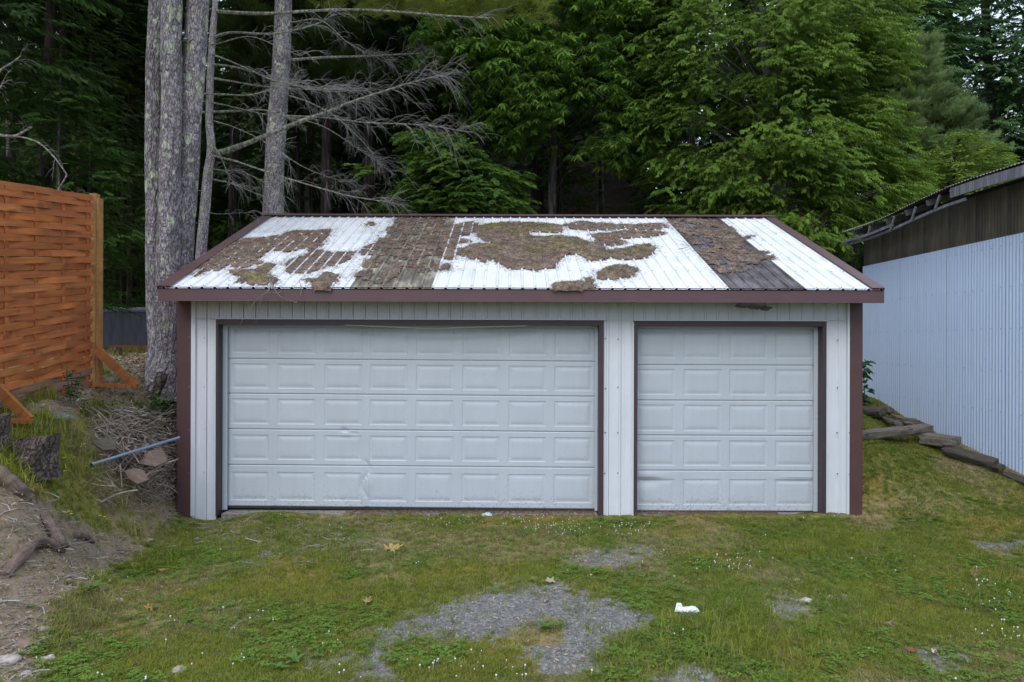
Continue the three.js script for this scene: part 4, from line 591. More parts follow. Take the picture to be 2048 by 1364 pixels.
const cloverGeo = (() => { const r = RNG(9), p = [], idx = []; for (let k = 0; k < 5; k++) { const cx = (r() - 0.5) * 0.05, cz = (r() - 0.5) * 0.05, h = 0.012 + r() * 0.022, a0 = r() * 6.28; for (let l = 0; l < 3; l++) { const a = a0 + l * 2.094, b = p.length / 3, s = 0.008 + r() * 0.004, t = 0.003 * (r() - 0.3); const q = (u, v, y) => p.push(cx + Math.cos(a) * u * s - Math.sin(a) * v * s, h + y, cz + Math.sin(a) * u * s + Math.cos(a) * v * s); q(0, 0, 0); q(0.8, -0.65, t + 0.002); q(1.5, 0, t); q(0.8, 0.65, t + 0.002); idx.push(b, b + 2, b + 1, b, b + 3, b + 2); } } return bufGeo(p, idx); })();
const grassColour = (r, c, x, d) => { const t = fbm(x * 0.8 + 7, d * 0.8, 71, 3) + 0.5 * (fbm(x * 3 + 7, d * 3, 75, 2) - 0.5), k = 0.6 + 0.75 * r(), a = mix3([0.185, 0.27, 0.036], [0.275, 0.295, 0.045], clamp(t * 1.3 - 0.15 + c.moss * 0.5)), b = mix3(a, [0.36, 0.29, 0.16], c.dry * 0.7 * r() + (r() < 0.16 ? 0.7 : 0)); return new THREE.Color().setRGB(b[0] * k, b[1] * k, b[2] * k); };
{
  const r = RNG(77), short = [], shortC = [], clov = [], clovC = [], tall = [], tallC = [], stones = [], stoneC = [], chips = [], chipC = [], flowers = [];
  for (let k = 0; k < 370000; k++) {
    const d = 3.9 + Math.pow(r(), 1.25) * 9.6, x = (r() - 0.5) * 2 * Math.min(8.4, d * 0.88 + 0.8); if (inGarage(x, d, -0.05) || (x > 7.15) || (x < -5.65 && d > 7) || x < -7) continue;
    if (x > -4.3 && x < 4.5 && d > 8.8 && d < 9.05 && r() < 0.75) continue;
    const c = cover(x, d), y = T(x, d), pos = V(x, y, FRONT - d), clear = Math.max(c.g, c.e), wood = sstep(10, 12, d) * (x < 0 ? 1 : 0), u = r();
    if (u < 0.72) {
      if (r() < Math.max(c.g * 0.9, c.e * 0.94) + c.moss * 0.35 + c.dry * 0.42 + wood) { continue; }
      const lush = fbm(x * 1.1 + 40, d * 1.1, 88, 3);
      if (lush > 0.6 && r() < (x < -3 ? 0.25 : 0.09)) { tall.push(mat4(pos, (r() - 0.5) * 0.3, r() * 6.28, (r() - 0.5) * 0.3, 0.6 + r() * 0.8)); tallC.push(grassColour(r, c, x, d)); }
      else { short.push(mat4(pos, (r() - 0.5) * 0.4, r() * 6.28, (r() - 0.5) * 0.4, 0.55 + r() * 0.75)); shortC.push(grassColour(r, c, x, d)); }
    } else if (u < 0.86) {
      const cl = 0.75 * sstep(0.46, 0.62, fbm(x * 1.6 + 9, d * 1.6, 93, 3)); if (r() > cl * (1 - clear) * (1 - c.dry * 0.7) * (1 - wood)) continue;
      clov.push(mat4(pos, (r() - 0.5) * 0.4, r() * 6.28, (r() - 0.5) * 0.4, 0.7 + r() * 0.8)); const q = 0.75 + r() * 0.55; clovC.push(new THREE.Color().setRGB(0.175 * q, 0.27 * q, 0.05 * q)); if (r() < 0.013 && d < 9) flowers.push(pos.clone());
    } else {
      if (r() < c.g) for (let q = 0; q < 3; q++) { const a = V(x + (r() - 0.5) * 0.06, y + 0.001, FRONT - d + (r() - 0.5) * 0.06), s = 0.004 + r() * r() * 0.011; stones.push(mat4(a, r() * 6, r() * 6, r() * 6, s, s * 0.7)); const g = 0.1 + r() * 0.22; stoneC.push(new THREE.Color().setRGB(g, g * 0.96, g * 0.92)); }
      if (r() < Math.max(c.e * 0.9, wood, c.dry * 0.18)) for (let q = 0; q < 5; q++) { const a = V(x + (r() - 0.5) * 0.12, y + 0.004 + r() * 0.008, FRONT - d + (r() - 0.5) * 0.1); chips.push(mat4(a, (r() - 0.5) * 1.1, r() * 6.28, (r() - 0.5) * 1.1, 0.25 + r() * r() * 0.9)); const g = 0.45 + r() * 0.9, v = r(); chipC.push(new THREE.Color().setRGB(0.3 * g, (0.2 + 0.05 * v) * g, (0.13 + 0.06 * v) * g)); }
    }
  }
  for (let k = 0; k < 14000; k++) { const d = 8.2 + r() * 8, x = -4.45 - r() * (d * 0.72 - 4.2); if (x < -5.5 && d < 9) continue; if (fbm(x * 1.5, d * 1.5, 97, 2) < 0.36) { if (r() < 0.25) { tall.push(mat4(V(x, T(x, d), FRONT - d), 0, r() * 6.28, 0, 0.8 + r())); tallC.push(grassColour(r, { dry: 0.2, moss: 0.3 }, x, d)); } continue; } chips.push(mat4(V(x, T(x, d) + 0.005 + r() * 0.01, FRONT - d), (r() - 0.5) * 1.2, r() * 6.28, (r() - 0.5) * 1.2, 0.5 + r() * r() * 1.6)); const g = 0.4 + r() * 0.9, v = r(); chipC.push(new THREE.Color().setRGB(0.34 * g, (0.22 + 0.06 * v) * g, (0.13 + 0.07 * v) * g)); }
  // rank grass and weeds on the left bank and along walls
  for (let k = 0; k < 9000; k++) { const d = 5 + r() * 6, x = -6 + r() * 3; if (inGarage(x, d, -0.02) || (x < -5.6 && d > 7)) continue; const c = cover(x, d), y = T(x, d); if (y < 0.1 || r() < c.e * 1.02) continue; if (fbm(x * 2.2, d * 2.2, 96, 2) < 0.45) continue; tall.push(mat4(V(x, y, FRONT - d), (r() - 0.5) * 0.4, r() * 6.28, (r() - 0.5) * 0.4, 0.8 + r() * 1.3)); tallC.push(grassColour(r, c, x, d).multiplyScalar(1.3)); }
  const stuff = (m, label) => tag(m, label, undefined, undefined, 'stuff');
  stuff(instanced('grass', tuft(12, 0.034, 0.06, 0.0017, 1), grassMat, short, shortC), 'short patchy lawn grass in front of the garage');
  stuff(instanced('tall_grass', tuft(12, 0.095, 0.07, 0.002, 2, 0.9), grassMat, tall, tallC), 'longer tufts of grass among the lawn and on the banks');
  stuff(instanced('clover_leaves', cloverGeo, grassMat, clov, clovC), 'clover leaves growing through the lawn');
  const stoneG = new THREE.IcosahedronGeometry(1, 0); stuff(instanced('gravel', stoneG, M({ color: 0xffffff, roughness: 0.95 }), stones, stoneC), 'grey gravel showing in patches through the lawn');
  const chipG = bufGeo([-0.022, 0, -0.006, 0.02, 0.003, -0.009, 0.026, 0, 0.005, -0.016, 0.004, 0.008, 0, 0.007, 0], [0, 4, 1, 1, 4, 2, 2, 4, 3, 3, 4, 0]); stuff(instanced('wood_chip_litter', chipG, M({ color: 0xffffff, roughness: 1, side: THREE.DoubleSide }), chips, chipC), 'brown wood chips and dead leaves on bare earth');
  for (const [px, py, n, sx, sy] of [[1000, 1045, 70, 150, 16], [840, 1350, 40, 220, 20], [1180, 1060, 60, 120, 14], [1440, 1130, 26, 60, 16], [1985, 1220, 40, 60, 60], [520, 1290, 25, 200, 60]]) for (let k = 0; k < n; k++) { const qx = px + (r() - 0.5) * 2 * sx, qy = py + (r() - 0.5) * 2 * sy, d = CAM_Y * FOCAL / (qy - 682), p = W(qx, qy, d); if (d < 8.85 && cover(p.x, d).g < 0.4) flowers.push(V(p.x, T(p.x, d), p.z)); }
  const head = mergeGeometries([new THREE.IcosahedronGeometry(0.0052, 1).toNonIndexed().translate(0, 0.045, 0), new THREE.CylinderGeometry(0.001, 0.001, 0.045, 3).toNonIndexed().translate(0, 0.022, 0)]); head.deleteAttribute('uv');
  { const p = head.attributes.position, col = []; for (let i = 0; i < p.count; i++) { const f = p.getY(i) > 0.037; col.push(...(f ? (p.getY(i) < 0.042 ? [0.5, 0.46, 0.34] : [0.72, 0.73, 0.68]) : [0.06, 0.12, 0.03])); } head.setAttribute('color', new THREE.Float32BufferAttribute(col, 3)); }
  stuff(instanced('clover_flowers', head, M({ vertexColors: true, roughness: 0.9 }), flowers.map((p) => mat4(p, (r() - 0.5) * 0.5, r() * 6, (r() - 0.5) * 0.5, 0.7 + r() * 0.6)), null), 'small white clover flowers dotted over the lawn');
  // small dead twigs strewn over the earth
  { const tg = tube([V(-0.09, 0, 0), V(-0.03, 0.008, 0.012), V(0.04, 0.004, -0.004), V(0.1, 0.01, 0.014)], [0.003, 0.0028, 0.0022, 0.0012], 4), tm = [], tc = []; for (let k = 0; k < 9000 && tm.length < 1500; k++) { const d = 4.6 + r() * 6, x = -6.4 + r() * 5 + (r() < 0.12 ? 5 : 0); if (inGarage(x, d, -0.03) || (x < -5.5 && d > 7)) continue; const c = cover(x, d); if (r() > 0.02 + c.e * 0.9) continue; tm.push(mat4(V(x, T(x, d) + 0.006, FRONT - d), (r() - 0.5) * 0.5, r() * 6.28, (r() - 0.5) * 0.5, 0.4 + r() * r() * 1.7)); const g = 0.14 + r() * 0.3; tc.push(new THREE.Color().setRGB(g, g * 0.88, g * 0.78)); } stuff(instanced('twig_litter', tg, M({ color: 0xffffff, roughness: 1 }), tm, tc), 'small dead twigs strewn over the bare earth at the left'); }
  // a fringe of dead needles along the concrete sills
  const ndl = [], ndc = []; for (let k = 0; k < 2600; k++) { const x = r() < 0.65 ? -2.2 + r() * 3.3 : 1.65 + r() * 1.9, z = -0.14 + r() * r() * 0.3; ndl.push(mat4(V(x, 0.011, z), (r() - 0.5) * 0.5, r() * 6.28, (r() - 0.5) * 0.5, 0.6 + r() * 0.7)); const g = 0.5 + r(); ndc.push(new THREE.Color().setRGB(0.2 * g, 0.12 * g, 0.065 * g)); }
  stuff(instanced('dead_needle_litter', needleGeo, needleMat, ndl, ndc), 'brown dead needles along the concrete door sills');
}
// ---------------------------------------------------------------- small things on the lawn
const G0 = (px, py) => { let d = CAM_Y * FOCAL / (py - 682); for (let k = 0; k < 20; k++) { const p = W(px, py, d); d += (p.y - T(p.x, d)) * 1.2; } const p = W(px, py, d); p.y = T(p.x, d); return p; };
{
  const p = G0(1375, 1226), th = thing('paper_scrap', 'crumpled white paper scrap lying on the lawn right of the gravel', 'paper', [p.x, p.y + 0.02, p.z]);
  const o = [[-0.115, -0.02], [-0.085, 0.05], [-0.05, 0.052], [-0.035, 0.03], [0.055, 0.035], [0.075, 0.03], [0.12, -0.05], [0.05, -0.03], [-0.02, -0.035], [-0.05, -0.02], [-0.075, -0.045]], sh = new THREE.Shape(o.map(([x, y]) => new THREE.Vector2(x, y))), base = new THREE.ShapeGeometry(sh, 4);
  const tri = base.toNonIndexed(), q = tri.attributes.position; { const np = [], add = (a, b, c, n) => { if (!n) np.push(...a, ...b, ...c); else { const m = (u, v) => u.map((_, k) => (u[k] + v[k]) / 2), ab = m(a, b), bc = m(b, c), ca = m(c, a); add(a, ab, ca, n - 1); add(ab, b, bc, n - 1); add(ca, bc, c, n - 1); add(ab, bc, ca, n - 1); } }; const v = (i) => [q.getX(i), q.getY(i), 0]; for (let i = 0; i < q.count; i += 3) add(v(i), v(i + 1), v(i + 2), 3);
    for (let i = 0; i < np.length; i += 3) { const x = np[i], y = np[i + 1]; np[i + 2] = 0.03 * Math.abs(fbm(x * 22, y * 22, 5, 3) - 0.5) * 2 + 0.03 * sstep(0.02, 0.05, Math.abs(y)); } const g = bufGeo(np, null); g.rotateX(-1.05); mesh('sheet', g, P({ color: 0xe8ecf2, roughness: 0.8, side: THREE.DoubleSide, transmission: 0.15, thickness: 0 }), th); }
  const b = G0(973, 1031), pl = thing('plastic_scrap', 'pale blue plastic scrap at the sill of the wide door', 'litter', [b.x, b.y + 0.01, b.z]); const pg = new THREE.IcosahedronGeometry(0.05, 2); { const q2 = pg.attributes.position; for (let i = 0; i < q2.count; i++) { const f = 0.6 + 0.8 * fbm(q2.getX(i) * 40 + 5, q2.getY(i) * 40 + q2.getZ(i) * 30, 3, 2); q2.setXYZ(i, q2.getX(i) * f * 1.3, q2.getY(i) * f * 0.5, q2.getZ(i) * f); } pg.computeVertexNormals(); } mesh('film', pg, P({ color: 0xb8c6cc, roughness: 0.4 }), pl);
}
function dryLeaf(label, px, py, s, rot, hex) {
  const p = G0(px, py), th = thing('dry_leaf', label, 'dead leaf', [p.x, p.y + 0.028, p.z], rot), o = []; for (let i = 0; i <= 44; i++) { const a = i / 44 * 6.283, lob = 0.55 + 0.45 * Math.pow(Math.abs(Math.cos(a * 3.5)), 1.5); o.push(new THREE.Vector2(Math.cos(a) * s * lob * 1.25, Math.sin(a) * s * lob * 0.8)); }
  const g = new THREE.ShapeGeometry(new THREE.Shape(o)), q = g.attributes.position; for (let i = 0; i < q.count; i++) { const x = q.getX(i), y = q.getY(i); q.setZ(i, (x * x + y * y) / s * 0.28 * (fbm(x * 30, y * 30, 4) > 0.4 ? 1 : -0.4)); } g.rotateX(-Math.PI / 2 + 0.25); g.computeVertexNormals(); const mt = P({ color: hex, roughness: 0.9, side: THREE.DoubleSide, transmission: 0.2, thickness: 0 }); mesh('blade', g, mt, th); mesh('stalk', tube([V(s * 0.9, 0.005, 0), V(s * 1.4, 0.012, 0.01), V(s * 1.8, 0.0, 0.015)], [0.0025, 0.002, 0.0015], 4), mt, th);
}
dryLeaf('large lobed tan leaf on the lawn before the wide door', 787, 1101, 0.095, 0.3, 0xb79a5c); dryLeaf('small tan lobed leaf on the lawn above the gravel', 734, 1208, 0.05, 1.3, 0x9c8a52); dryLeaf('orange brown leaf on the grass near the left bank', 297, 1222, 0.05, 2.2, 0xb8793a); dryLeaf('brown folded leaf on the lawn at the right edge', 1950, 1152, 0.055, 0.8, 0x9a7748); dryLeaf('pale leaf at the upper tip of the gravel patch', 1100, 1167, 0.055, 0.2, 0xa89a80); dryLeaf('orange leaf at the edge of the bare earth', 325, 1145, 0.035, 0.5, 0xb4824a); dryLeaf('pale green leaf at the right of the gravel tip', 1136, 1185, 0.04, 2.6, 0x8f9460); dryLeaf('curled yellow brown leaf in the weeds at the left', 55, 985, 0.06, 0.9, 0xa07a3c); dryLeaf('red brown leaf on the bare spot at lower right', 1822, 1307, 0.045, 0.4, 0x7c4a2a);
{ const p = G0(1866, 1306), th = thing('wrapper_scrap', 'small pink and white wrapper scrap at lower right', 'litter', [p.x, p.y + 0.012, p.z], 0.5); const g = new THREE.PlaneGeometry(0.05, 0.035, 6, 4), q = g.attributes.position; for (let i = 0; i < q.count; i++) q.setZ(i, 0.02 * fbm(q.getX(i) * 60, q.getY(i) * 60, 2)); g.rotateX(-1.0); g.computeVertexNormals(); mesh('foil', g, M({ map: tex(32, 32, (u, v) => fbm(u * 4, v * 4, 6) > 0.5 ? [226, 214, 224] : [176, 96, 140]), roughness: 0.5, side: THREE.DoubleSide }), th); }
function stone(label, px, py, s, grey) { const p = G0(px, py), th = thing('stone', label, 'stone', [p.x, p.y + s * 0.15, p.z], px), g = new THREE.IcosahedronGeometry(s, 3), q = g.attributes.position; for (let i = 0; i < q.count; i++) { const f = 0.65 + 0.7 * fbm(q.getX(i) / s * 1.1 + px, q.getY(i) / s * 1.1 + q.getZ(i) / s * 1.3, 5, 3); q.setXYZ(i, q.getX(i) * f * 1.25, q.getY(i) * f * 0.6, q.getZ(i) * f); } const g2 = toCreasedNormals(g, 0.5); mesh('rock', g2, M({ map: tex(64, 64, (u, v) => mul3(grey, 0.75 + 0.5 * fbmp(u * 12, v * 12, 12, 12, px, 3))), roughness: 1 }), th); }
stone('pale pink stone at the left edge of the weeds', 92, 1322, 0.05, [168, 150, 142]); stone('flat whitish stone at the lower left corner', 16, 1322, 0.055, [160, 148, 140]); stone('white pebble among grass at the foot of the bank', 236, 1203, 0.035, [180, 168, 156]); stone('grey pebble beside the white pebble on the bank foot', 221, 1205, 0.03, [156, 140, 128]); stone('small blue grey stone in the lawn by the left corner', 394, 1080, 0.035, [104, 116, 126]); stone('stone half hidden in grass left of the blue stone', 300, 1082, 0.035, [140, 128, 118]); stone('small tan stone by the lower left twig', 52, 1350, 0.035, [150, 140, 132]); stone('pale flat stone in the lower left lawn', 357, 1343, 0.045, [150, 142, 124]); stone('broken pale stone at the lower bare spot beside the weeds', 85, 1260, 0.04, [148, 130, 118]); stone('whitish stone beside the little gravel spot at right', 1612, 1203, 0.045, [176, 168, 152]); stone('grey blue rock at the top of the left bank', 120, 838, 0.09, [112, 114, 110]);
function twigOn(label, a, b, r0) { const p = G0(...a), q = G0(...b), th = thing('fallen_twig', label, 'twig'), m = p.clone().lerp(q, 0.5); m.y += 0.03; p.y += 0.012; q.y += 0.01; const s = spline([p, m, q], 8); mesh('stem', tube(s, s.map((_, i) => r0 * (1 - 0.05 * i)), 5), twigBark, th); const e = m.clone().add(V(0.08, 0.02, -0.06)); mesh('side_shoot', tube([m, e], [r0 * 0.6, r0 * 0.3], 4), twigBark, th); }
twigOn('bare stick on the earth near the lower left corner', [48, 1298], [94, 1286], 0.01); twigOn('thin pale twig in the grass before the wide door', [588, 1127], [640, 1131], 0.006); twigOn('small forked twig at lower right on bare ground', [1766, 1250], [1790, 1258], 0.007); twigOn('straight stem across the weeds below the steel pipe', [196, 1012], [222, 1004], 0.009); twigOn('bleached curved twig on the earth of the bank', [138, 1122], [146, 1136], 0.008); twigOn('slim dark stick among the chips of the bank', [170, 1100], [192, 1135], 0.006);
// broad-leaved weeds, yellow flowers, the vine by the shed
function leafGeo(l, w, fold = 0.25) { return bufGeo([0, 0, 0, l * 0.35, fold * w, w * 0.5, l * 0.35, 0, 0, l * 0.35, fold * w, -w * 0.5, l * 0.75, fold * w * 0.6 - l * 0.06, w * 0.36, l * 0.75, -l * 0.07, 0, l * 0.75, fold * w * 0.6 - l * 0.06, -w * 0.36, l, -l * 0.2, 0], [0, 1, 2, 0, 2, 3, 1, 4, 2, 2, 4, 5, 2, 5, 3, 3, 5, 6, 4, 7, 5, 5, 7, 6]); }
const weedMat = P({ color: new THREE.Color().setRGB(0.11, 0.2, 0.04), roughness: 0.8, specularIntensity: 0.3, side: THREE.DoubleSide, transmission: 0.3, thickness: 0 });
function weed(label, px, py, n, l, seed) { const p = G0(px, py), th = thing('weed', label, 'weed', [p.x, p.y, p.z]), r = RNG(seed); for (let k = 0; k < n; k++) { const m = mesh('leaf', leafGeo(l * (0.6 + 0.6 * r()), l * 0.42), weedMat, th); m.position.y = 0.01 + 0.03 * r(); m.rotation.set(0, k / n * 6.283 + r(), 0.25 + r() * 0.5, 'YXZ'); } }
weed('pale broad leaved weed at the lower left of the lawn', 588, 1330, 5, 0.1, 1); weed('dandelion rosette on the bare earth margin', 182, 1185, 7, 0.13, 2); weed('small rosette of leaves in the left dirt near a twig', 62, 1222, 5, 0.07, 3); weed('leafy weed below the pale broad leaved one', 555, 1345, 6, 0.08, 4); weed('plantain tuft in the middle of the gravel patch', 1095, 1262, 8, 0.09, 5); weed('weed rosette left of the gravel tail', 640, 1305, 6, 0.06, 6); weed('seedling on the gravel above the grass tongue', 1078, 1200, 4, 0.04, 7); weed('flat green weed near the small white pebble', 172, 1275, 5, 0.06, 8);
function buttercup(label, px, py, n) { const p = G0(px, py), th = thing('yellow_flower', label, 'flower', [p.x, p.y, p.z], 0, 'yellow flowers on the left bank'), r = RNG(px), ym = M({ color: new THREE.Color().setRGB(0.85, 0.7, 0.02), roughness: 0.6, side: THREE.DoubleSide }); for (let k = 0; k < n; k++) { const x = (r() - 0.5) * 0.09, z = (r() - 0.5) * 0.05, h = 0.1 + r() * 0.08; mesh('stem', tube([V(x * 0.3, 0, z * 0.3), V(x * 0.7, h * 0.6, z), V(x, h, z)], [0.002, 0.0018, 0.0015], 4), weedMat, th); const g = []; for (let q = 0; q < 5; q++) g.push(leafGeo(0.017, 0.018, 0.2).rotateZ(0.4).rotateY(q * 1.257).translate(x, h, z)); const m = mesh('blossom', mergeGeometries(g), ym, th); m.rotation.x = 0; } }
buttercup('pair of yellow flowers nearest the steel pipe end', 168, 920, 3); buttercup('yellow flowers right of the broad stump foot', 78, 955, 4); buttercup('lone yellow flower midway between stump and pipe', 124, 940, 2); buttercup('single yellow flower just left of the pipe tip', 141, 938, 1); buttercup('yellow flowers below the pipe tip', 178, 958, 3); buttercup('yellow flower on the slope beneath the stump', 128, 975, 1); buttercup('yellow flowers beside the forked root', 137, 1050, 4); buttercup('lowest yellow flowers, at the edge of the chips', 201, 1056, 2);
{
  const p = W(1728, 835, 12.6), th = thing('vine', 'leafy green vine climbing between the garage corner and the shed', 'vine'), r = RNG(12), lm = P({ color: new THREE.Color().setRGB(0.035, 0.1, 0.025), roughness: 0.5, side: THREE.DoubleSide, transmission: 0.3, thickness: 0 }), pts = [W(1722, 822, 12.6), W(1729, 785, 12.6), W(1727, 750, 12.6), W(1731, 722, 12.6)], q = spline(pts, 16); mesh('stem', tube(q, q.map(() => 0.008), 5), lm, th);
  q.forEach((c, i) => { for (let k = 0; k < 3; k++) { const m = mesh('leaf', leafGeo(0.13 + r() * 0.06, 0.12), lm, th); m.position.copy(c).add(V((r() - 0.5) * 0.08, (r() - 0.5) * 0.08, (r() - 0.3) * 0.15)); m.rotation.set(r() * 0.6, r() * 6.28, -0.5 + r() * 0.6, 'YXZ'); } });
  const s = W(128, 795, 8.1); s.y = T(s.x, FRONT - s.z); const pl = thing('shrub', 'small leafy sapling growing against the fence foot', 'plant', [s.x + 0.1, s.y, s.z]); for (let k = 0; k < 5; k++) { const a = V((r() - 0.5) * 0.1, 0, (r() - 0.5) * 0.1), b = V((r() - 0.5) * 0.2, 0.28 + r() * 0.18, (r() - 0.5) * 0.2), l = spline([a, a.clone().lerp(b, 0.5), b], 8); mesh('stem', tube(l, l.map(() => 0.004), 4), lm, pl); l.forEach((c, i) => { if (i > 1) for (let k2 = 0; k2 < 2; k2++) { const m = mesh('leaf', leafGeo(0.07, 0.045), lm, pl); m.position.copy(c); m.rotation.set(0, r() * 6.28, -0.2 + r() * 0.5, 'YXZ'); } }); }
  const s2 = W(352, 790, 9.6), pl2 = thing('shrub', 'green bushy weeds between the triple trunk and the garage wall', 'plant', [s2.x - 0.12, T(s2.x - 0.12, 9.6), s2.z]); for (let k = 0; k < 26; k++) { const b = V((r() - 0.6) * 0.35, 0.12 + r() * 0.5, (r() - 0.4) * 0.9), m0 = spline([V(b.x * 0.3, 0, b.z), b.clone().multiplyScalar(0.6).setZ(b.z), b], 5); mesh('stem', tube(m0, m0.map(() => 0.003), 4), lm, pl2); m0.forEach((c, i) => { if (i > 1) for (let k2 = 0; k2 < 3; k2++) { const m = mesh('leaf', leafGeo(0.06 + r() * 0.03, 0.045), weedMat, pl2); m.position.copy(c); m.rotation.set(0, r() * 6.28, -0.3 + r() * 0.6, 'YXZ'); } }); }
}

// ---------------------------------------------------------------- trees
const leafMat = P({ color: 0xffffff, roughness: 0.8, specularIntensity: 0.12, transmission: 0.5, thickness: 0, side: THREE.DoubleSide });
const needleLeafMat = P({ color: 0xffffff, roughness: 0.9, specularIntensity: 0.08, transmission: 0.35, thickness: 0, side: THREE.DoubleSide });
function leafSpray(n, len, L, Wd, droop, seed, whorl = false) {
  const r = RNG(seed), pos = [], idx = [];
  for (let k = 0; k < n; k++) {
    const t = whorl ? 0.75 + 0.25 * r() : (k + 0.6) / n, side = k % 2 ? 1 : -1, a = whorl ? k / n * 6.283 : side * (1.0 - 0.65 * t + (r() - 0.5) * 0.5), el = -droop * (0.5 + r()) + (whorl ? 0.1 : 0), l = L * (0.7 + 0.5 * r()) * (whorl ? 1 : 1 - 0.35 * Math.max(0, t - 0.6)), w = Wd * (0.8 + 0.4 * r()), roll = (r() - 0.5) * 1.3;
    const bx = t * len, by = -0.25 * droop * t * t * len + (r() - 0.5) * 0.03, bz = (r() - 0.5) * 0.04, dx = Math.cos(a) * Math.cos(el), dy = Math.sin(el), dz = Math.sin(a) * Math.cos(el), sx = -Math.sin(a), sz = Math.cos(a), ux = -dx * dy, uy = Math.hypot(dx, dz), uz = -dz * dy, cr = Math.cos(roll), sr = Math.sin(roll), b = pos.length / 3;
    const q = (u, v, h) => pos.push(bx + dx * u + (sx * cr + ux * sr) * v - ux * h * 0, by + dy * u + uy * sr * v - h, bz + dz * u + (sz * cr + uz * sr) * v);
    q(0, 0, 0); q(l * 0.4, w * 0.5, 0.0); q(l * 0.45, 0, l * 0.07); q(l * 0.4, -w * 0.5, 0.0); q(l, 0, l * 0.16 * (0.5 + r()));
    idx.push(b, b + 1, b + 2, b, b + 2, b + 3, b + 1, b + 4, b + 2, b + 2, b + 4, b + 3);
  }
  const s = tube([V(0, 0, 0), V(len * 0.5, -0.06 * droop * len, 0), V(len, -0.25 * droop * len, 0)], [0.005, 0.004, 0.002], 3, false), o = pos.length / 3, sp = s.attributes.position.array, si = s.index.array; for (const v of sp) pos.push(v); for (const v of si) idx.push(v + o);
  return bufGeo(pos, idx);
}
function needleSpray(n, len, L, Wd, seed, flat = 0.4, twigs = 5) {
  const r = RNG(seed), pos = [], idx = [];
  for (let tw = 0; tw < twigs; tw++) {
    const ta = tw === 0 ? 0 : (tw % 2 ? 1 : -1) * (0.5 + 0.4 * r()), t0 = tw === 0 ? 0 : len * (0.15 + 0.75 * tw / twigs), tl = tw === 0 ? len : len * (0.5 - 0.3 * tw / twigs) * (0.8 + 0.5 * r()), cy = (r() - 0.5) * 0.1;
    const m = Math.round(n * tl / len);
    for (let k = 0; k < m; k++) { const t = (k + r()) / m, px = t0 + Math.cos(ta) * t * tl, pz = Math.sin(ta) * t * tl, py = cy * t + 0.04 * t, a = ta + (r() - 0.5) * 2.4, el = (r() - 0.5) * flat * 3 + 0.15, l = L * (0.7 + 0.6 * r()), dx = Math.cos(a) * Math.cos(el), dy = Math.sin(el), dz = Math.sin(a) * Math.cos(el), b = pos.length / 3, w = Wd; pos.push(px - Math.sin(a) * w, py, pz + Math.cos(a) * w, px + Math.sin(a) * w, py, pz - Math.cos(a) * w, px + dx * l, py + dy * l, pz + dz * l); idx.push(b, b + 1, b + 2); }
  }
  return bufGeo(pos, idx);
}
const SPRAY = {
  beech: leafSpray(15, 0.42, 0.105, 0.06, 0.45, 11), beech2: leafSpray(13, 0.36, 0.1, 0.058, 0.7, 12), hickory: leafSpray(13, 0.3, 0.2, 0.058, 0.5, 13, true), maple: leafSpray(12, 0.4, 0.13, 0.1, 0.35, 14), coarse: leafSpray(26, 0.75, 0.14, 0.085, 0.45, 15), beech3: leafSpray(17, 0.5, 0.085, 0.05, 0.55, 26), hickory2: leafSpray(9, 0.3, 0.17, 0.055, 0.8, 27, true), fine: leafSpray(16, 0.36, 0.075, 0.045, 0.4, 16),
  pine: needleSpray(46, 0.45, 0.11, 0.006, 17, 0.5, 6), hemlock: needleSpray(100, 0.5, 0.05, 0.005, 18, 0.15, 9), pinefar: needleSpray(40, 0.7, 0.2, 0.012, 19, 0.45, 7),
};
const C3 = (a) => new THREE.Color().setRGB(a[0], a[1], a[2]);
// sprays round a clump centre, pointing away from the axis (ax, az) and drooping
function clump(out, cols, r, c, ax, az, R, flat, n, s, colA, colB, droop = 0.15, up = 0) {
  const v = r();
  for (let k = 0; k < n; k++) {
    const a = r() * 6.283, q = Math.sqrt(r()) * R, p = V(c.x + Math.cos(a) * q, c.y + (r() - 0.5) * 2 * flat * R - q * q / R * 0.25, c.z + Math.sin(a) * q), dir = Math.atan2(-(p.z - az - (r() - 0.5) * 1.2), p.x - ax + (r() - 0.5) * 1.2) + (r() - 0.5) * 1.8;
    out.push(new THREE.Matrix4().compose(p, Q.setFromEuler(E.set((r() - 0.5) * 0.7, dir, -droop + up + (r() - 0.5) * 0.6, 'YXZ')), S3.setScalar(s * (0.55 + 0.8 * r()))));
    const t = clamp(v * 0.6 + r() * 0.5 - 0.05), kk = 0.75 + 0.5 * r(); cols.push(C3(mul3(mix3(colA, colB, t), kk)));
  }
}
const barkGrey = M({ map: barkTex(601, 0.5), roughness: 1, bumpMap: barkBump, bumpScale: 0.02 }), barkDark = M({ map: barkTex(602, 0), color: 0x9a8f88, roughness: 1, bumpMap: barkBump, bumpScale: 0.02 }), barkPale = M({ map: tex(128, 256, (u, v) => { const n = fbmp(u * 6, v * 20, 6, 20, 603, 4), l = sstep(0.55, 0.62, fbmp(u * 4, v * 9, 4, 9, 604, 3)); return mix3(mul3([128, 124, 118], 0.6 + 0.6 * n), mul3([158, 162, 132], 0.8 + 0.3 * n), l * 0.7); }), roughness: 1 });
const trunkBump = barkBump.clone(); trunkBump.repeat.set(2, 5); trunkBump.needsUpdate = true;
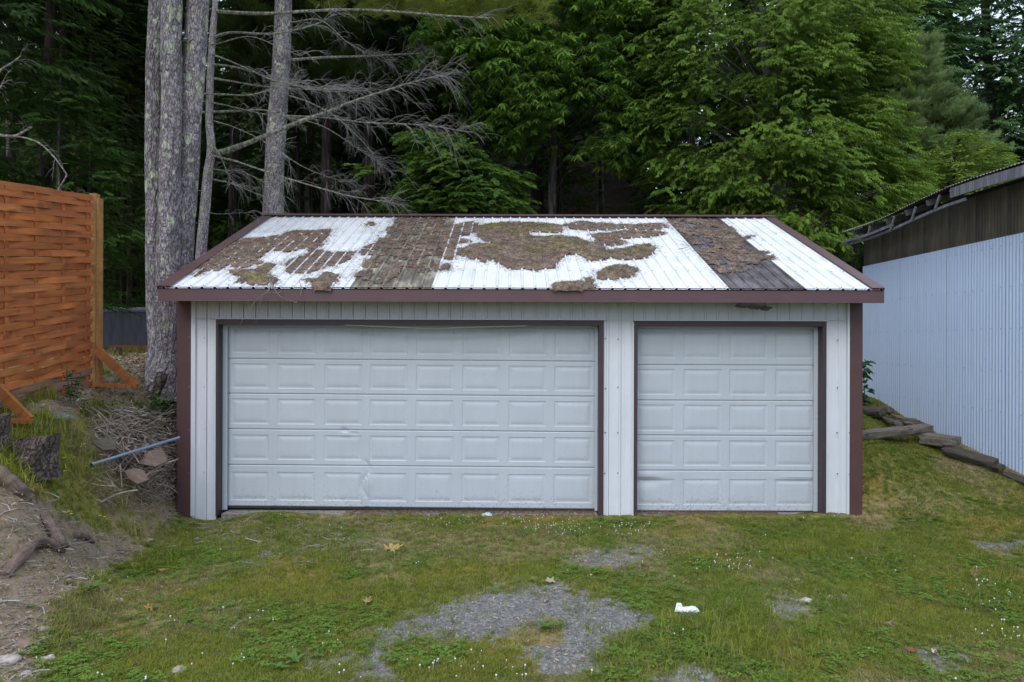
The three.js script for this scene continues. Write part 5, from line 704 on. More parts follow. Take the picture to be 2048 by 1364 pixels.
// lichen-spotted pine bark, one map per stem so that no spots repeat
function pineBark(seed, lich, size = [256, 2048], tone = 1) {
  const sp = [], r = RNG(seed); for (let k = 0; k < 230; k++) sp.push([r(), 0.04 + Math.pow(r(), 0.8) * 0.7, 0.03 + r() * r() * 0.1, r()]);
  const map = tex(size[0], size[1], (u, v) => {
    const n = fbmp(u * 44 + 1.5 * fbmp(u * 18, v * 190, 18, 190, seed + 1, 2), v * 250, 44, 250, seed, 3), k = sstep(0.4, 0.95, 1 - Math.abs(n - 0.5) * 3), m = fbmp(u * 6, v * 40, 6, 40, seed + 4, 3), f = hash2(Math.floor(u * size[0]), Math.floor(v * size[1]), seed); let c = mul3(mix3([150, 141, 144], [96, 88, 90], k), tone * (0.78 + 0.4 * m) * (0.85 + 0.3 * f));
    let l = 0; for (const [a, b, s, w] of sp) { if (Math.abs(v - b) > 0.02) continue; const du = Math.min(Math.abs(u - a), 1 - Math.abs(u - a)) * 1.2, dv = (v - b) * 13, q = Math.hypot(du, dv) / s; if (q < 1.6) l = Math.max(l, sstep(0.1, -0.15, q - 0.85 + (fbmp(u * 40, v * 260, 40, 260, seed + 8, 3) - 0.5) * 1.7)); }
    l = Math.max(l, 0.8 * sstep(0.6, 0.7, fbmp(u * 20, v * 140, 20, 140, seed + 14, 3)) * sstep(0.25, 0.75, v)); return mix3(c, mul3([164, 168, 142], 0.75 + 0.5 * n), l * lich * (0.45 + 0.55 * sstep(0.05, 0.3, v)));
  });
  return M({ map, roughness: 1, bumpMap: trunkBump, bumpScale: 0.02 });
}
function trunkTube(pts, radii, seg, n, wob = 0.04, seed = 1) {
  const q = spline(pts, n), rr = q.map((_, i) => { const t = i / n * (radii.length - 1), k = Math.min(radii.length - 2, Math.floor(t)); return lerp(radii[k], radii[k + 1], t - k); }), L = q.reduce((s, p, i) => i ? s + p.distanceTo(q[i - 1]) : 0, 0), g = tube(q, rr, seg, false, 1 / L), p = g.attributes.position;
  for (let i = 0; i < p.count; i++) { const j = Math.floor(i / (seg + 1)), c = q[j], a = (i % (seg + 1)) / seg * 6.283, f = 1 + wob * 2 * (fbm(Math.cos(a) * 2 + 7, Math.sin(a) * 2 + j * 0.25, seed, 3) - 0.5); p.setXYZ(i, c.x + (p.getX(i) - c.x) * f, c.y + (p.getY(i) - c.y) * f, c.z + (p.getZ(i) - c.z) * f); }
  g.computeVertexNormals(); { const nn = g.attributes.normal; for (let j = 0; j <= n; j++) { const a = j * (seg + 1), b = a + seg, v = V(nn.getX(a) + nn.getX(b), nn.getY(a) + nn.getY(b), nn.getZ(a) + nn.getZ(b)).normalize(); nn.setXYZ(a, v.x, v.y, v.z); nn.setXYZ(b, v.x, v.y, v.z); } }
  return g;
}
// dead conifer branches: a curved stem that ends in sprays of fine drooping twigs
const deadBark = [0, 1].map((i) => M({ map: tex(64, 256, (u, v) => { const n = fbmp(u * 6, v * 30, 6, 30, 611 + i, 3), l = sstep(0.5, 0.6, fbmp(u * 4, v * 24, 4, 24, 615 + i, 3)); return mix3(mul3([112, 104, 100], 0.5 + 0.8 * n), [150, 160, 128], l * 0.7); }), roughness: 1 }));
const twigMat = M({ color: new THREE.Color().setRGB(0.2, 0.185, 0.175), roughness: 1 });
function deadBranch(parent, pts, r0, r1, seed, twigs = 30, tw = 0.5, from = 0.3) {
  const r = RNG(seed), n = 20, q = spline(pts, n), g = [tube(q, q.map((_, i) => lerp(r0, r1, Math.pow(i / n, 0.8)) * (0.9 + 0.25 * r())), 6, true, 2)];
  const br = new THREE.Group(); br.name = 'branch'; parent.add(br); mesh('stem', g[0], deadBark[seed % 2], br);
  const L = q[0].distanceTo(q[n]), fine = [];
  for (let k = 0; k < twigs * 0.62; k++) {
    const t = from + (1 - from) * Math.pow(r(), 0.75), i = Math.min(n - 1, Math.floor(t * n)), a = q[i].clone().lerp(q[i + 1], t * n - i), tan = q[i + 1].clone().sub(q[i]).normalize(), sd = V(r() - 0.5, (r() - 0.5) * 0.8, r() - 0.5).normalize(), l = tw * (0.4 + r()) * (0.5 + 0.5 * t), d = tan.clone().multiplyScalar(0.55 + r() * 0.6).add(sd.multiplyScalar(0.75)).normalize(), e = a.clone().addScaledVector(d, l).add(V(0, -l * (0.05 + 0.45 * r()), 0)), m = a.clone().addScaledVector(d, l * 0.5).add(V(0, l * 0.06, 0));
    const tp = spline([a, m, e], 5), rad = 0.0018 + r() * 0.003; fine.push(tube(tp, tp.map((_, j) => rad * (1 - 0.14 * j)), 3, false));
    const kids = 2 + Math.floor(r() * 4); for (let c = 0; c < kids; c++) { const j = 1 + Math.floor(r() * 4), s = tp[j], dl = l * (0.25 + 0.45 * r()), d2 = d.clone().add(V((r() - 0.5) * 1.5, (r() - 0.65) * 1.3, (r() - 0.5) * 1.5)).normalize(), e2 = s.clone().addScaledVector(d2, dl); e2.y -= dl * 0.35 * r(); const tq = [s, s.clone().lerp(e2, 0.5).add(V(0, dl * 0.08, 0)), e2]; fine.push(tube(tq, [rad * 0.6, rad * 0.45, rad * 0.25], 3, false)); }
  }
  if (fine.length) mesh('twigs', mergeGeometries(fine), twigMat, br).userData.kind = 'stuff';
  return br;
}
const WP = (a, d) => a.map((p) => W(p[0], p[1], p[2] ?? d));
const PINE_A = [0.035, 0.062, 0.02], PINE_B = [0.075, 0.11, 0.026];
// a high pine crown, mostly above the picture, that shades what stands below
function highCrown(th, x, z, y0, y1, R, n, seed, spray = SPRAY.pinefar, A = PINE_A, B = PINE_B, s = 1.2) {
  const r = RNG(seed), m = [], c = [];
  for (let k = 0; k < n; k++) { const t = r(), y = lerp(y0, y1, t), R2 = R * Math.pow(1 - t * 0.85, 0.8), a = r() * 6.283, q = R2 * (0.35 + 0.65 * Math.sqrt(r())); clump(m, c, r, V(x + Math.cos(a) * q, y - q * 0.06, z + Math.sin(a) * q), x, z, 0.7, 0.25, 9, s, A, B, -0.1); }
  instanced('crown', spray, spray === SPRAY.pinefar || spray === SPRAY.hemlock || spray === SPRAY.pine ? needleLeafMat : leafMat, m, c, th).userData.kind = 'stuff';
}
{ // three fused stems beside the garage
  const b = W(333, 748, 10), th = thing('pine_tree', 'triple trunk pine with lichen spotted grey bark beside the garage', 'tree', [0, 0, 0]);
  const stems = [[WP([[320, 800, 10.1], [318, 690, 10.15], [313, 560], [310, 420], [308, 250], [310, 120], [315, 0], [318, -400], [322, -900]].map((p) => [p[0], p[1], p[2] ?? 10.2])), [0.2, 0.155, 0.14, 0.125, 0.12, 0.12, 0.115, 0.1, 0.05], 621], [WP([[328, 800, 9.85], [331, 700], [334, 600], [338, 450], [341, 300], [343, 150], [343, 0], [346, -400], [350, -900]].map((p) => [p[0], p[1], p[2] ?? 9.86])), [0.3, 0.2, 0.17, 0.152, 0.142, 0.138, 0.134, 0.11, 0.06], 622], [WP([[344, 805, 9.95], [347, 700], [352, 600], [363, 480], [374, 330], [384, 190], [397, 0], [428, -400], [450, -800]].map((p) => [p[0], p[1], p[2] ?? 10.1])), [0.32, 0.215, 0.185, 0.17, 0.16, 0.155, 0.15, 0.13, 0.07], 623]];
  for (const [pts, rad, s] of stems) mesh('trunk', trunkTube(pts, rad, 30, 70, 0.12, s), pineBark(s, 0.92), th);
  const root = [[W(305, 735, 10), W(296, 758, 9.8), W(288, 775, 9.7)], [W(330, 745, 9.75), W(318, 768, 9.6), W(305, 785, 9.5)]]; for (const p of root) { p[2].y = T(p[2].x, FRONT - p[2].z) - 0.03; mesh('root', tube(spline(p, 8), [0.12, 0.11, 0.1, 0.09, 0.075, 0.06, 0.05, 0.04, 0.02], 8), stumpBark, th); }
  const stub = (px, py, d, dx, dy) => { const a = W(px, py, d), e = W(px + dx, py + dy, d - 0.1); mesh('stub', tube([a, e], [0.016, 0.008], 6), deadBark[0], th); }; stub(368, 78, 9.9, 12, -1); stub(378, 82, 9.85, 8, -4); stub(372, 182, 9.85, 8, 10); stub(366, 222, 9.85, -6, -6); stub(368, 300, 9.85, 8, -8); stub(352, 355, 9.85, -10, -6);
  highCrown(th, b.x, b.z, 13, 24, 3.2, 60, 31);
}
{ // the slim dead-branched stem
  const th = thing('dead_tree', 'slim lichened dead tree with bare branches reaching right behind the triple trunk', 'tree');
  mesh('trunk', trunkTube(WP([[395, 640], [403, 500], [409, 430], [417, 340], [423, 300], [419, 240], [421, 140], [426, 60], [431, 0], [436, -160], [440, -380]], 11.2), [0.095, 0.082, 0.078, 0.07, 0.068, 0.056, 0.054, 0.05, 0.045, 0.03, 0.01], 16, 50, 0.15, 641), pineBark(641, 1, [128, 2048], 1.35), th);
  const B = (pts, d0, d1, r0, r1, seed, tw, l, from) => deadBranch(th, pts.map((p, i) => W(p[0], p[1], lerp(d0, d1, i / (pts.length - 1)))), r0, r1, seed, tw, l, from);
  B([[424, 306], [445, 304], [480, 292], [540, 268], [600, 243], [660, 222], [700, 205], [760, 185], [830, 163], [905, 146]], 11.2, 10.6, 0.06, 0.008, 1, 120, 0.55, 0.45);
  B([[425, 22], [480, 26], [540, 27], [620, 22], [700, 19], [800, 24], [900, 32], [980, 36]], 11.2, 10.9, 0.035, 0.01, 2, 40, 0.4, 0.25);
  B([[418, 80], [440, 70], [465, 65], [540, 68], [590, 60], [640, 45], [668, 28]], 11.2, 11, 0.03, 0.008, 3, 50, 0.45, 0.4); B([[412, 92], [440, 86], [500, 73], [560, 95], [600, 112]], 11.2, 10.8, 0.014, 0.004, 4, 30, 0.4, 0.3);
  B([[420, 108], [450, 118], [500, 140], [545, 160], [600, 172], [660, 178], [720, 182]], 11.2, 10.8, 0.018, 0.005, 5, 60, 0.45, 0.35); B([[420, 128], [470, 134], [520, 150], [560, 170]], 11.2, 11, 0.02, 0.01, 6, 26, 0.4, 0.2);
  B([[412, 155], [460, 162], [520, 172], [600, 178], [680, 184]], 11.2, 11.3, 0.022, 0.006, 7, 50, 0.45, 0.4); B([[400, 188], [450, 189], [500, 190], [545, 178], [575, 166], [620, 160]], 11.1, 10.6, 0.018, 0.006, 8, 40, 0.45, 0.3);
  B([[405, 202], [450, 210], [500, 222], [540, 230], [640, 240]], 11.2, 10.9, 0.015, 0.004, 9, 40, 0.4, 0.3); B([[396, 225], [470, 222], [530, 220], [560, 230], [640, 234], [730, 245], [850, 250], [935, 264]], 11.2, 10.7, 0.022, 0.006, 10, 100, 0.5, 0.45);
  B([[422, 240], [470, 255], [530, 284], [580, 320]], 11.2, 10.7, 0.012, 0.004, 11, 36, 0.4, 0.3); B([[428, 312], [470, 322], [500, 332], [560, 352], [640, 376], [700, 392], [790, 406]], 11.1, 10.6, 0.022, 0.006, 12, 70, 0.45, 0.4);
  B([[424, 338], [450, 341], [480, 342], [520, 360], [560, 385]], 11.2, 10.8, 0.012, 0.004, 13, 30, 0.35, 0.2); B([[422, 358], [460, 366], [510, 386], [555, 402]], 11.2, 10.9, 0.014, 0.004, 14, 30, 0.35, 0.3); B([[425, 288], [440, 310], [455, 345], [475, 380]], 11.2, 10.5, 0.012, 0.003, 15, 26, 0.35, 0.2);
  B([[412, 425], [440, 428], [470, 426], [500, 425]], 11.2, 10.9, 0.007, 0.003, 16, 10, 0.3, 0.3); B([[404, 445], [390, 446], [375, 446]], 11.1, 10.8, 0.006, 0.003, 17, 3, 0.2, 0.3); B([[412, 385], [395, 380], [378, 372]], 11.2, 11, 0.008, 0.004, 18, 6, 0.25, 0.3);
}
{ // the big pine behind the roof
  const th = thing('pine_tree', 'single grey pine trunk rising behind the left end of the garage roof', 'tree'), d = 14.6;
  mesh('trunk', trunkTube(WP([[540, 640], [543, 500], [546, 430], [550, 320], [556, 220], [563, 110], [567, 0], [572, -200], [578, -600]], d), [0.25, 0.215, 0.21, 0.205, 0.195, 0.185, 0.17, 0.14, 0.06], 26, 60, 0.1, 651), pineBark(651, 0.85), th);
  const B = (pts, d0, d1, r0, r1, seed, tw, l, from) => deadBranch(th, pts.map((p, i) => W(p[0], p[1], lerp(d0, d1, i / (pts.length - 1)))), r0, r1, seed, tw, l, from);
  B([[580, 120], [650, 115], [740, 112], [845, 106]], d, 13.4, 0.035, 0.012, 21, 50, 0.5, 0.6); B([[582, 45], [640, 40], [700, 88], [780, 128]], d, 13.6, 0.018, 0.006, 22, 60, 0.5, 0.4); B([[575, 190], [620, 205], [680, 240], [740, 300], [760, 330]], d, 13.2, 0.016, 0.005, 23, 60, 0.5, 0.4); B([[572, 235], [640, 250], [720, 300], [790, 350]], d, 13.2, 0.014, 0.004, 24, 40, 0.5, 0.4); B([[556, 300], [600, 330], [650, 352], [700, 365]], d, 13.4, 0.014, 0.004, 25, 50, 0.45, 0.3); B([[565, 160], [620, 178], [700, 176], [770, 180]], d, 13.6, 0.018, 0.006, 26, 60, 0.5, 0.4);
  // the living bough along the top edge of the view
  const r = RNG(66), m = [], c = []; for (let k = 0; k < 170; k++) { const px = 640 + r() * 430, py = -50 + r() * 85 + (px > 900 ? 8 : 0) - Math.max(0, 720 - px) * 0.25, p = W(px, py, 11.2 + r() * 2); clump(m, c, r, p, W(567, 0, d).x, W(567, 0, d).z, 0.2, 0.4, 3, 0.75, [0.17, 0.22, 0.045], [0.28, 0.32, 0.065], -0.05); }
  instanced('bough', SPRAY.pine, needleLeafMat, m, c, th).userData.kind = 'stuff';
  const t = W(572, -200, d); highCrown(th, t.x, t.z, 15, 26, 3.6, 60, 32);
}
{ // bare limbs above the fence
  const th = thing('dead_tree', 'bare grey dead limb arching above the fence at the left edge', 'tree'), d = 9.9;
  mesh('trunk', trunkTube(WP([[-60, 700], [-45, 420], [-20, 300], [-30, 150], [-35, -100]], d), [0.12, 0.1, 0.08, 0.06, 0.03], 10, 24, 0.1, 661), barkDark, th);
  const B = (pts, r0, r1, seed, tw) => deadBranch(th, WP(pts, d), r0, r1, seed, tw, 0.3, 0.3);
  B([[-30, 178], [0, 142], [25, 125], [42, 112]], 0.022, 0.01, 31, 6); B([[-25, 262], [0, 270], [30, 272], [50, 262], [64, 254]], 0.028, 0.015, 32, 4); B([[30, 272], [55, 277], [78, 286], [100, 305], [118, 326], [134, 350]], 0.014, 0.01, 33, 6); B([[134, 350], [126, 364], [118, 376], [108, 392], [98, 402]], 0.013, 0.009, 34, 2); B([[-25, 170], [-5, 180], [8, 160]], 0.02, 0.008, 35, 5); B([[118, 376], [116, 390], [114, 405]], 0.012, 0.008, 36, 1);
}
// trees whose crowns are given by the region they fill: clumps are spread through a volume of real depth
function regionTree(name, label, o) {
  const th = thing(name, label, 'tree'), r = RNG(o.seed), m = [], c = [], td = o.d + (o.back || 0), base = W(o.trunk[0][0], o.trunk[0][1], td), limbs = [];
  base.y = T(base.x, td) - 0.1; const pts = [base, ...o.trunk.slice(1).map((p) => W(p[0], p[1], td))];
  mesh('trunk', trunkTube(pts, o.rad, 12, 30, 0.1, o.seed), o.bark || barkDark, th);
  const xs = o.poly.map((p) => p[0]), ys = o.poly.map((p) => p[1]), x0 = Math.min(...xs), x1 = Math.max(...xs), y0 = Math.min(...ys), y1 = Math.max(...ys), axis = spline(pts, 30);
  let made = 0, tries = 0;
  while (made < o.n && tries++ < o.n * 40) {
    const px = lerp(x0, x1, r()), py = lerp(y0, y1, r()); if (!inPoly(px, py, o.poly)) continue;
    const e = polyDist(px, py, o.poly), dd = Math.min(o.dd, 0.5 + e / FOCAL * o.d * 1.1), s = r() * 2 - 1, p = W(px, py, o.d + Math.sign(s) * Math.pow(Math.abs(s), 0.6) * dd), g = fbm(p.x * o.gapf + 3, p.y * o.gapf * 1.5 + p.z * o.gapf * 0.7, o.seed, 2); if (g < o.gap) continue;
    let ax = axis[0], bd = 1e9; for (const q of axis) { const w = Math.abs(q.y - (p.y - 0.4)); if (w < bd) { bd = w; ax = q; } }
    clump(m, c, r, p, ax.x, ax.z, o.R * (0.7 + 0.6 * r()), o.flat, o.per, o.s, o.A, o.B, o.droop, o.up || 0); made++;
    if (made % o.limbEvery === 0) { const st = axis.reduce((a, q) => Math.abs(q.y - (p.y - p.distanceTo(ax) * 0.35)) < Math.abs(a.y - (p.y - p.distanceTo(ax) * 0.35)) ? q : a, axis[0]), l = [st, st.clone().lerp(p, 0.5).add(V(0, 0.25, 0)), p], q = spline(l, 7); limbs.push(tube(q, q.map((_, i) => (o.limbR || 0.028) * (1 - 0.11 * i)), 5, false)); }
  }
  if (limbs.length) mesh('limbs', mergeGeometries(limbs), o.bark || barkDark, th).userData.kind = 'stuff';
  const sprays = [].concat(o.spray), pick = m.map(() => Math.floor(r() * sprays.length)); sprays.forEach((g, k) => { instanced('crown', g, o.mat || leafMat, m.filter((_, i) => pick[i] === k), c.filter((_, i) => pick[i] === k), th).userData.kind = 'stuff'; });
  return th;
}
const G_BR = [[0.125, 0.215, 0.03], [0.215, 0.315, 0.045]], G_MD = [[0.105, 0.2, 0.03], [0.18, 0.285, 0.042]], G_DK = [[0.06, 0.12, 0.032], [0.11, 0.18, 0.044]];
regionTree('broadleaf_tree', 'large bright green leafy tree behind the right half of the garage roof', { seed: 1001, d: 18, back: 1.4, trunk: [[1560, 560], [1545, 300], [1520, 60], [1500, -200], [1490, -420]], rad: [0.19, 0.16, 0.12, 0.08, 0.03], poly: [[1290, -260], [1745, -260], [1790, -60], [1775, 110], [1735, 170], [1770, 240], [1805, 320], [1832, 365], [1800, 425], [1700, 445], [1640, 470], [1560, 470], [1430, 450], [1300, 440], [1290, 380], [1330, 330], [1270, 290], [1300, 180], [1240, 60]], n: 800, per: 17, R: 0.55, flat: 0.3, dd: 2.6, s: 0.95, spray: [SPRAY.beech, SPRAY.beech2, SPRAY.beech3], A: G_BR[0], B: G_BR[1], droop: 0.3, gap: 0.36, gapf: 0.55, limbEvery: 6, bark: barkPale });
regionTree('broadleaf_tree', 'low leafy boughs just above the right rake of the garage roof', { seed: 1002, d: 15.9, trunk: [[1640, 560], [1630, 480], [1620, 440]], rad: [0.05, 0.04, 0.02], poly: [[1540, 432], [1590, 420], [1650, 424], [1690, 440], [1680, 480], [1660, 505], [1620, 480]], n: 40, per: 14, R: 0.32, flat: 0.35, dd: 0.5, s: 0.85, spray: SPRAY.beech2, A: G_BR[0], B: G_BR[1], droop: 0.35, gap: 0.2, gapf: 0.8, limbEvery: 5 });
regionTree('broadleaf_tree', 'mid green tree with drooping clusters of long leaves above the roof centre', { seed: 1003, d: 18.5, back: 1.2, limbR: 0.018, trunk: [[1103, 560], [1104, 420], [1106, 300], [1112, 100], [1120, -150]], rad: [0.13, 0.12, 0.11, 0.08, 0.04], poly: [[860, 20], [960, -60], [1290, -160], [1340, 40], [1300, 140], [1330, 200], [1300, 250], [1265, 310], [1230, 330], [1130, 300], [1060, 290], [1000, 270], [960, 230], [940, 160], [870, 110]], n: 430, per: 12, R: 0.5, flat: 0.3, dd: 1.8, s: 1.25, spray: [SPRAY.hickory, SPRAY.hickory2], A: mul3(G_MD[0], 1.2), B: mul3(G_MD[1], 1.2), droop: 0.2, gap: 0.36, gapf: 0.6, limbEvery: 9, bark: barkGrey });
regionTree('broadleaf_tree', 'low darker maple behind the roof left of centre', { seed: 1004, d: 17, trunk: [[905, 560], [900, 430], [890, 330], [880, 240]], rad: [0.06, 0.05, 0.035, 0.015], poly: [[740, 345], [760, 290], [830, 250], [900, 270], [960, 320], [1020, 345], [1040, 400], [990, 440], [860, 445], [740, 440], [770, 390]], n: 200, per: 13, R: 0.4, flat: 0.25, dd: 1.2, s: 0.85, spray: SPRAY.maple, A: G_MD[0], B: G_MD[1], droop: 0.2, gap: 0.3, gapf: 0.7, limbEvery: 7 });
regionTree('broadleaf_tree', 'dark leafy tree filling the gap between the dead branches and the roof centre', { seed: 1005, d: 22, trunk: [[840, 560], [835, 300], [830, 100], [826, -200]], rad: [0.12, 0.11, 0.09, 0.05], poly: [[600, 60], [760, 40], [900, 20], [1000, 40], [1000, 200], [930, 260], [860, 280], [760, 230], [640, 200]], n: 300, per: 12, R: 0.6, flat: 0.3, dd: 1.6, s: 1.0, spray: SPRAY.maple, A: G_DK[1], B: G_MD[0], droop: 0.2, gap: 0.42, gapf: 0.5, limbEvery: 6 });
regionTree('conifer_tree', 'pointed pale green white pine right of the large bright tree', { seed: 1006, d: 25, trunk: [[1852, 560], [1845, 300], [1835, 120], [1828, 62]], rad: [0.14, 0.1, 0.05, 0.015], poly: [[1826, 62], [1850, 120], [1880, 160], [1905, 200], [1930, 225], [1960, 300], [1960, 420], [1800, 440], [1770, 400], [1770, 240], [1785, 180], [1800, 120]], n: 300, per: 9, R: 0.32, flat: 0.18, dd: 1.4, s: 0.75, spray: SPRAY.pinefar, mat: needleLeafMat, A: [0.19, 0.27, 0.11], B: [0.32, 0.4, 0.16], droop: -0.45, gap: 0.3, gapf: 0.7, limbEvery: 5 });
regionTree('broadleaf_tree', 'bushy yellow green tree just above the shed roof', { seed: 1007, d: 21, trunk: [[1900, 600], [1905, 420], [1910, 300]], rad: [0.06, 0.05, 0.02], poly: [[1800, 400], [1830, 330], [1880, 290], [1930, 245], [1965, 280], [2000, 310], [2012, 350], [1960, 400], [1880, 440], [1800, 470]], n: 190, per: 13, R: 0.42, flat: 0.25, dd: 1.2, s: 0.85, spray: SPRAY.fine, A: [0.15, 0.24, 0.035], B: [0.25, 0.33, 0.05], droop: 0.05, gap: 0.2, gapf: 0.7, limbEvery: 6 });
regionTree('broadleaf_tree', 'tall dark blue green tree at the top right corner with sky gaps', { seed: 1008, d: 36, trunk: [[1990, 640], [1985, 300], [1970, 0], [1960, -200]], rad: [0.3, 0.26, 0.2, 0.1], poly: [[1900, -160], [2300, -200], [2320, 420], [2000, 440], [1950, 300], [1930, 200], [1905, 120]], back: 2.5, n: 640, per: 14, R: 1.0, flat: 0.3, dd: 3.5, s: 1.2, spray: SPRAY.coarse, A: [0.09, 0.18, 0.075], B: [0.17, 0.3, 0.1], droop: 0.2, gap: 0.36, gapf: 0.32, limbEvery: 8 });
regionTree('broadleaf_tree', 'dark tree behind the tip of the white pine', { seed: 1009, d: 34, trunk: [[1790, 600], [1790, 200], [1785, -100]], rad: [0.25, 0.2, 0.1], poly: [[1680, -120], [1860, -140], [1890, 0], [1885, 180], [1900, 300], [1720, 330], [1690, 150]], n: 200, per: 14, R: 0.95, flat: 0.3, dd: 2.4, s: 1.3, spray: SPRAY.coarse, A: [0.09, 0.18, 0.075], B: [0.17, 0.3, 0.1], droop: 0.2, gap: 0.36, gapf: 0.35, limbEvery: 8 });

// the woods: each tree its own trunk and crown, copied from a few of a kind
const KIND = {};
function proto(kind) {
  if (KIND[kind]) return KIND[kind];
  const g = new THREE.Group(), r = RNG(kind.length * 91), m = [], c = [];
  const tr = (h, r0, bark) => mesh('trunk', trunkTube([V(0, -0.4, 0), V(0.05, h * 0.3, 0.03), V(-0.05, h * 0.65, 0), V(0, h, 0.05)], [r0 * 1.2, r0, r0 * 0.75, r0 * 0.2], 10, 30, 0.1, 7), bark, g);
  if (kind === 'hemlock') { tr(15, 0.17, barkDark); for (let y = 2.2; y < 15; y += 0.42) { const R = 2.7 * Math.pow(1 - y / 16, 0.75), n = 5; for (let k = 0; k < n; k++) { const a = r() * 6.283; for (let q = 0.35; q < 1; q += 0.3) clump(m, c, r, V(Math.cos(a) * R * q, y - R * q * 0.16, Math.sin(a) * R * q), 0, 0, 0.4, 0.2, 3, 1.15, [0.04, 0.08, 0.032], [0.08, 0.13, 0.045], 0.12); } } instanced('crown', SPRAY.hemlock, needleLeafMat, m, c, g); }
  if (kind === 'pine') { tr(21, 0.2, barkDark); for (let k = 0; k < 120; k++) { const t = r(), y = 10 + 11 * t, R = 3.2 * Math.pow(1 - t * 0.85, 0.8), a = r() * 6.283, q = R * (0.3 + 0.7 * Math.sqrt(r())); clump(m, c, r, V(Math.cos(a) * q, y, Math.sin(a) * q), 0, 0, 0.8, 0.25, 8, 1.4, PINE_A, PINE_B, -0.1); } instanced('crown', SPRAY.pinefar, needleLeafMat, m, c, g); for (let k = 0; k < 14; k++) { const y = 1.5 + k * 0.6, a = r() * 6.283, l = 0.6 + r() * 1.2; mesh('dead_branch', tube([V(0, y, 0), V(Math.cos(a) * l * 0.5, y + 0.05, Math.sin(a) * l * 0.5), V(Math.cos(a) * l, y - 0.1, Math.sin(a) * l)], [0.018, 0.012, 0.004], 4), barkDark, g); } }
  if (kind === 'dense') { tr(15, 0.15, barkDark); for (let k = 0; k < 330; k++) { const t = Math.pow(r(), 1.2), y = 1.6 + 13 * t, R = 3.0 * Math.sin(Math.PI * clamp(0.25 + t * 0.7)), a = r() * 6.283, q = R * Math.sqrt(0.15 + 0.85 * r()); clump(m, c, r, V(Math.cos(a) * q, y - q * 0.1, Math.sin(a) * q), 0, 0, 0.5, 0.25, 9, 0.95, [0.055, 0.105, 0.022], [0.13, 0.185, 0.036], 0.2); } instanced('crown', SPRAY.fine, leafMat, m, c, g); }
  if (kind === 'maple') { tr(16, 0.16, barkGrey); for (let k = 0; k < 170; k++) { const t = r(), y = 4 + 12 * t, R = 3.6 * Math.sin(Math.PI * clamp(0.18 + t * 0.75)), a = r() * 6.283, q = R * Math.sqrt(0.1 + 0.9 * r()); clump(m, c, r, V(Math.cos(a) * q, y - q * 0.1, Math.sin(a) * q), 0, 0, 0.7, 0.25, 9, 1.05, G_DK[0], G_DK[1], 0.2); } instanced('crown', SPRAY.coarse, leafMat, m, c, g); }
  if (kind === 'sapling') { tr(6.5, 0.05, barkGrey); for (let k = 0; k < 70; k++) { const t = r(), y = 1.2 + 5.3 * t, R = 1.7 * Math.sin(Math.PI * clamp(0.15 + t * 0.8)), a = r() * 6.283, q = R * Math.sqrt(0.1 + 0.9 * r()); clump(m, c, r, V(Math.cos(a) * q, y - q * 0.12, Math.sin(a) * q), 0, 0, 0.45, 0.2, 8, 0.85, G_DK[0], G_MD[0], 0.15); } instanced('crown', SPRAY.maple, leafMat, m, c, g); }
  if (kind === 'pole') { tr(14, 0.1, barkDark); for (let k = 0; k < 40; k++) { const y = 8 + 6 * r(), a = r() * 6.283, q = 1.6 * Math.sqrt(r()); clump(m, c, r, V(Math.cos(a) * q, y, Math.sin(a) * q), 0, 0, 0.6, 0.25, 8, 1.2, G_DK[0], G_DK[1], 0.15); } instanced('crown', SPRAY.coarse, leafMat, m, c, g); }
  g.children.forEach((q) => { if (q.isInstancedMesh) q.userData.kind = 'stuff'; });
  return KIND[kind] = g;
}
const NAME = { hemlock: 'hemlock_tree', pine: 'pine_tree', maple: 'broadleaf_tree', dense: 'broadleaf_tree', sapling: 'sapling', pole: 'slender_tree' };
function wood(kind, px, d, s, label, tilt = 0) {
  const o = proto(kind).clone(); o.name = numbered(NAME[kind]); scene.add(o); const p = W(px, 682, d); o.position.set(p.x, T(p.x, d), p.z); o.rotation.set(0, px * 0.37, tilt); o.scale.set(s, s * (0.92 + 0.16 * hash2(px, d | 0, 3)), s); tag(o, label, 'tree', 'trees of the wood behind the yard');
}
wood('dense', -40, 15.5, 0.95, 'dark leafy tree right behind the fence at the left edge'); wood('dense', 95, 18.5, 1.05, 'dark leafy tree above the right end of the fence'); wood('dense', 185, 22, 0.9, 'dim broadleaf tree between the fence post and the triple trunk, nearer one'); wood('dense', 262, 25, 1.1, 'leafy tree deep in shade just left of the triple trunk');
wood('maple', 20, 27, 1.1, 'deep broadleaf tree above the fence middle, far back'); wood('sapling', 120, 14.5, 0.85, 'dim sapling close behind the fence top'); wood('sapling', 250, 30, 1.0, 'low sapling far beyond the pool left of the triple trunk'); wood('maple', 255, 36, 1.2, 'far broadleaf tree seen over the pool'); wood('pine', 130, 21, 0.9, 'straight dark pine stem above the fence end'); wood('pine', 165, 25, 0.85, 'second straight dark pine stem, nearer the fence post'); wood('pole', 228, 30, 1, 'slender stem over the pool, nearest the fence post', 0.04); wood('pole', 243, 24, 0.9, 'leaning slender stem over the middle of the pool', -0.06); wood('pole', 275, 27, 1, 'slender stem over the pool beside the triple trunk', 0.03);
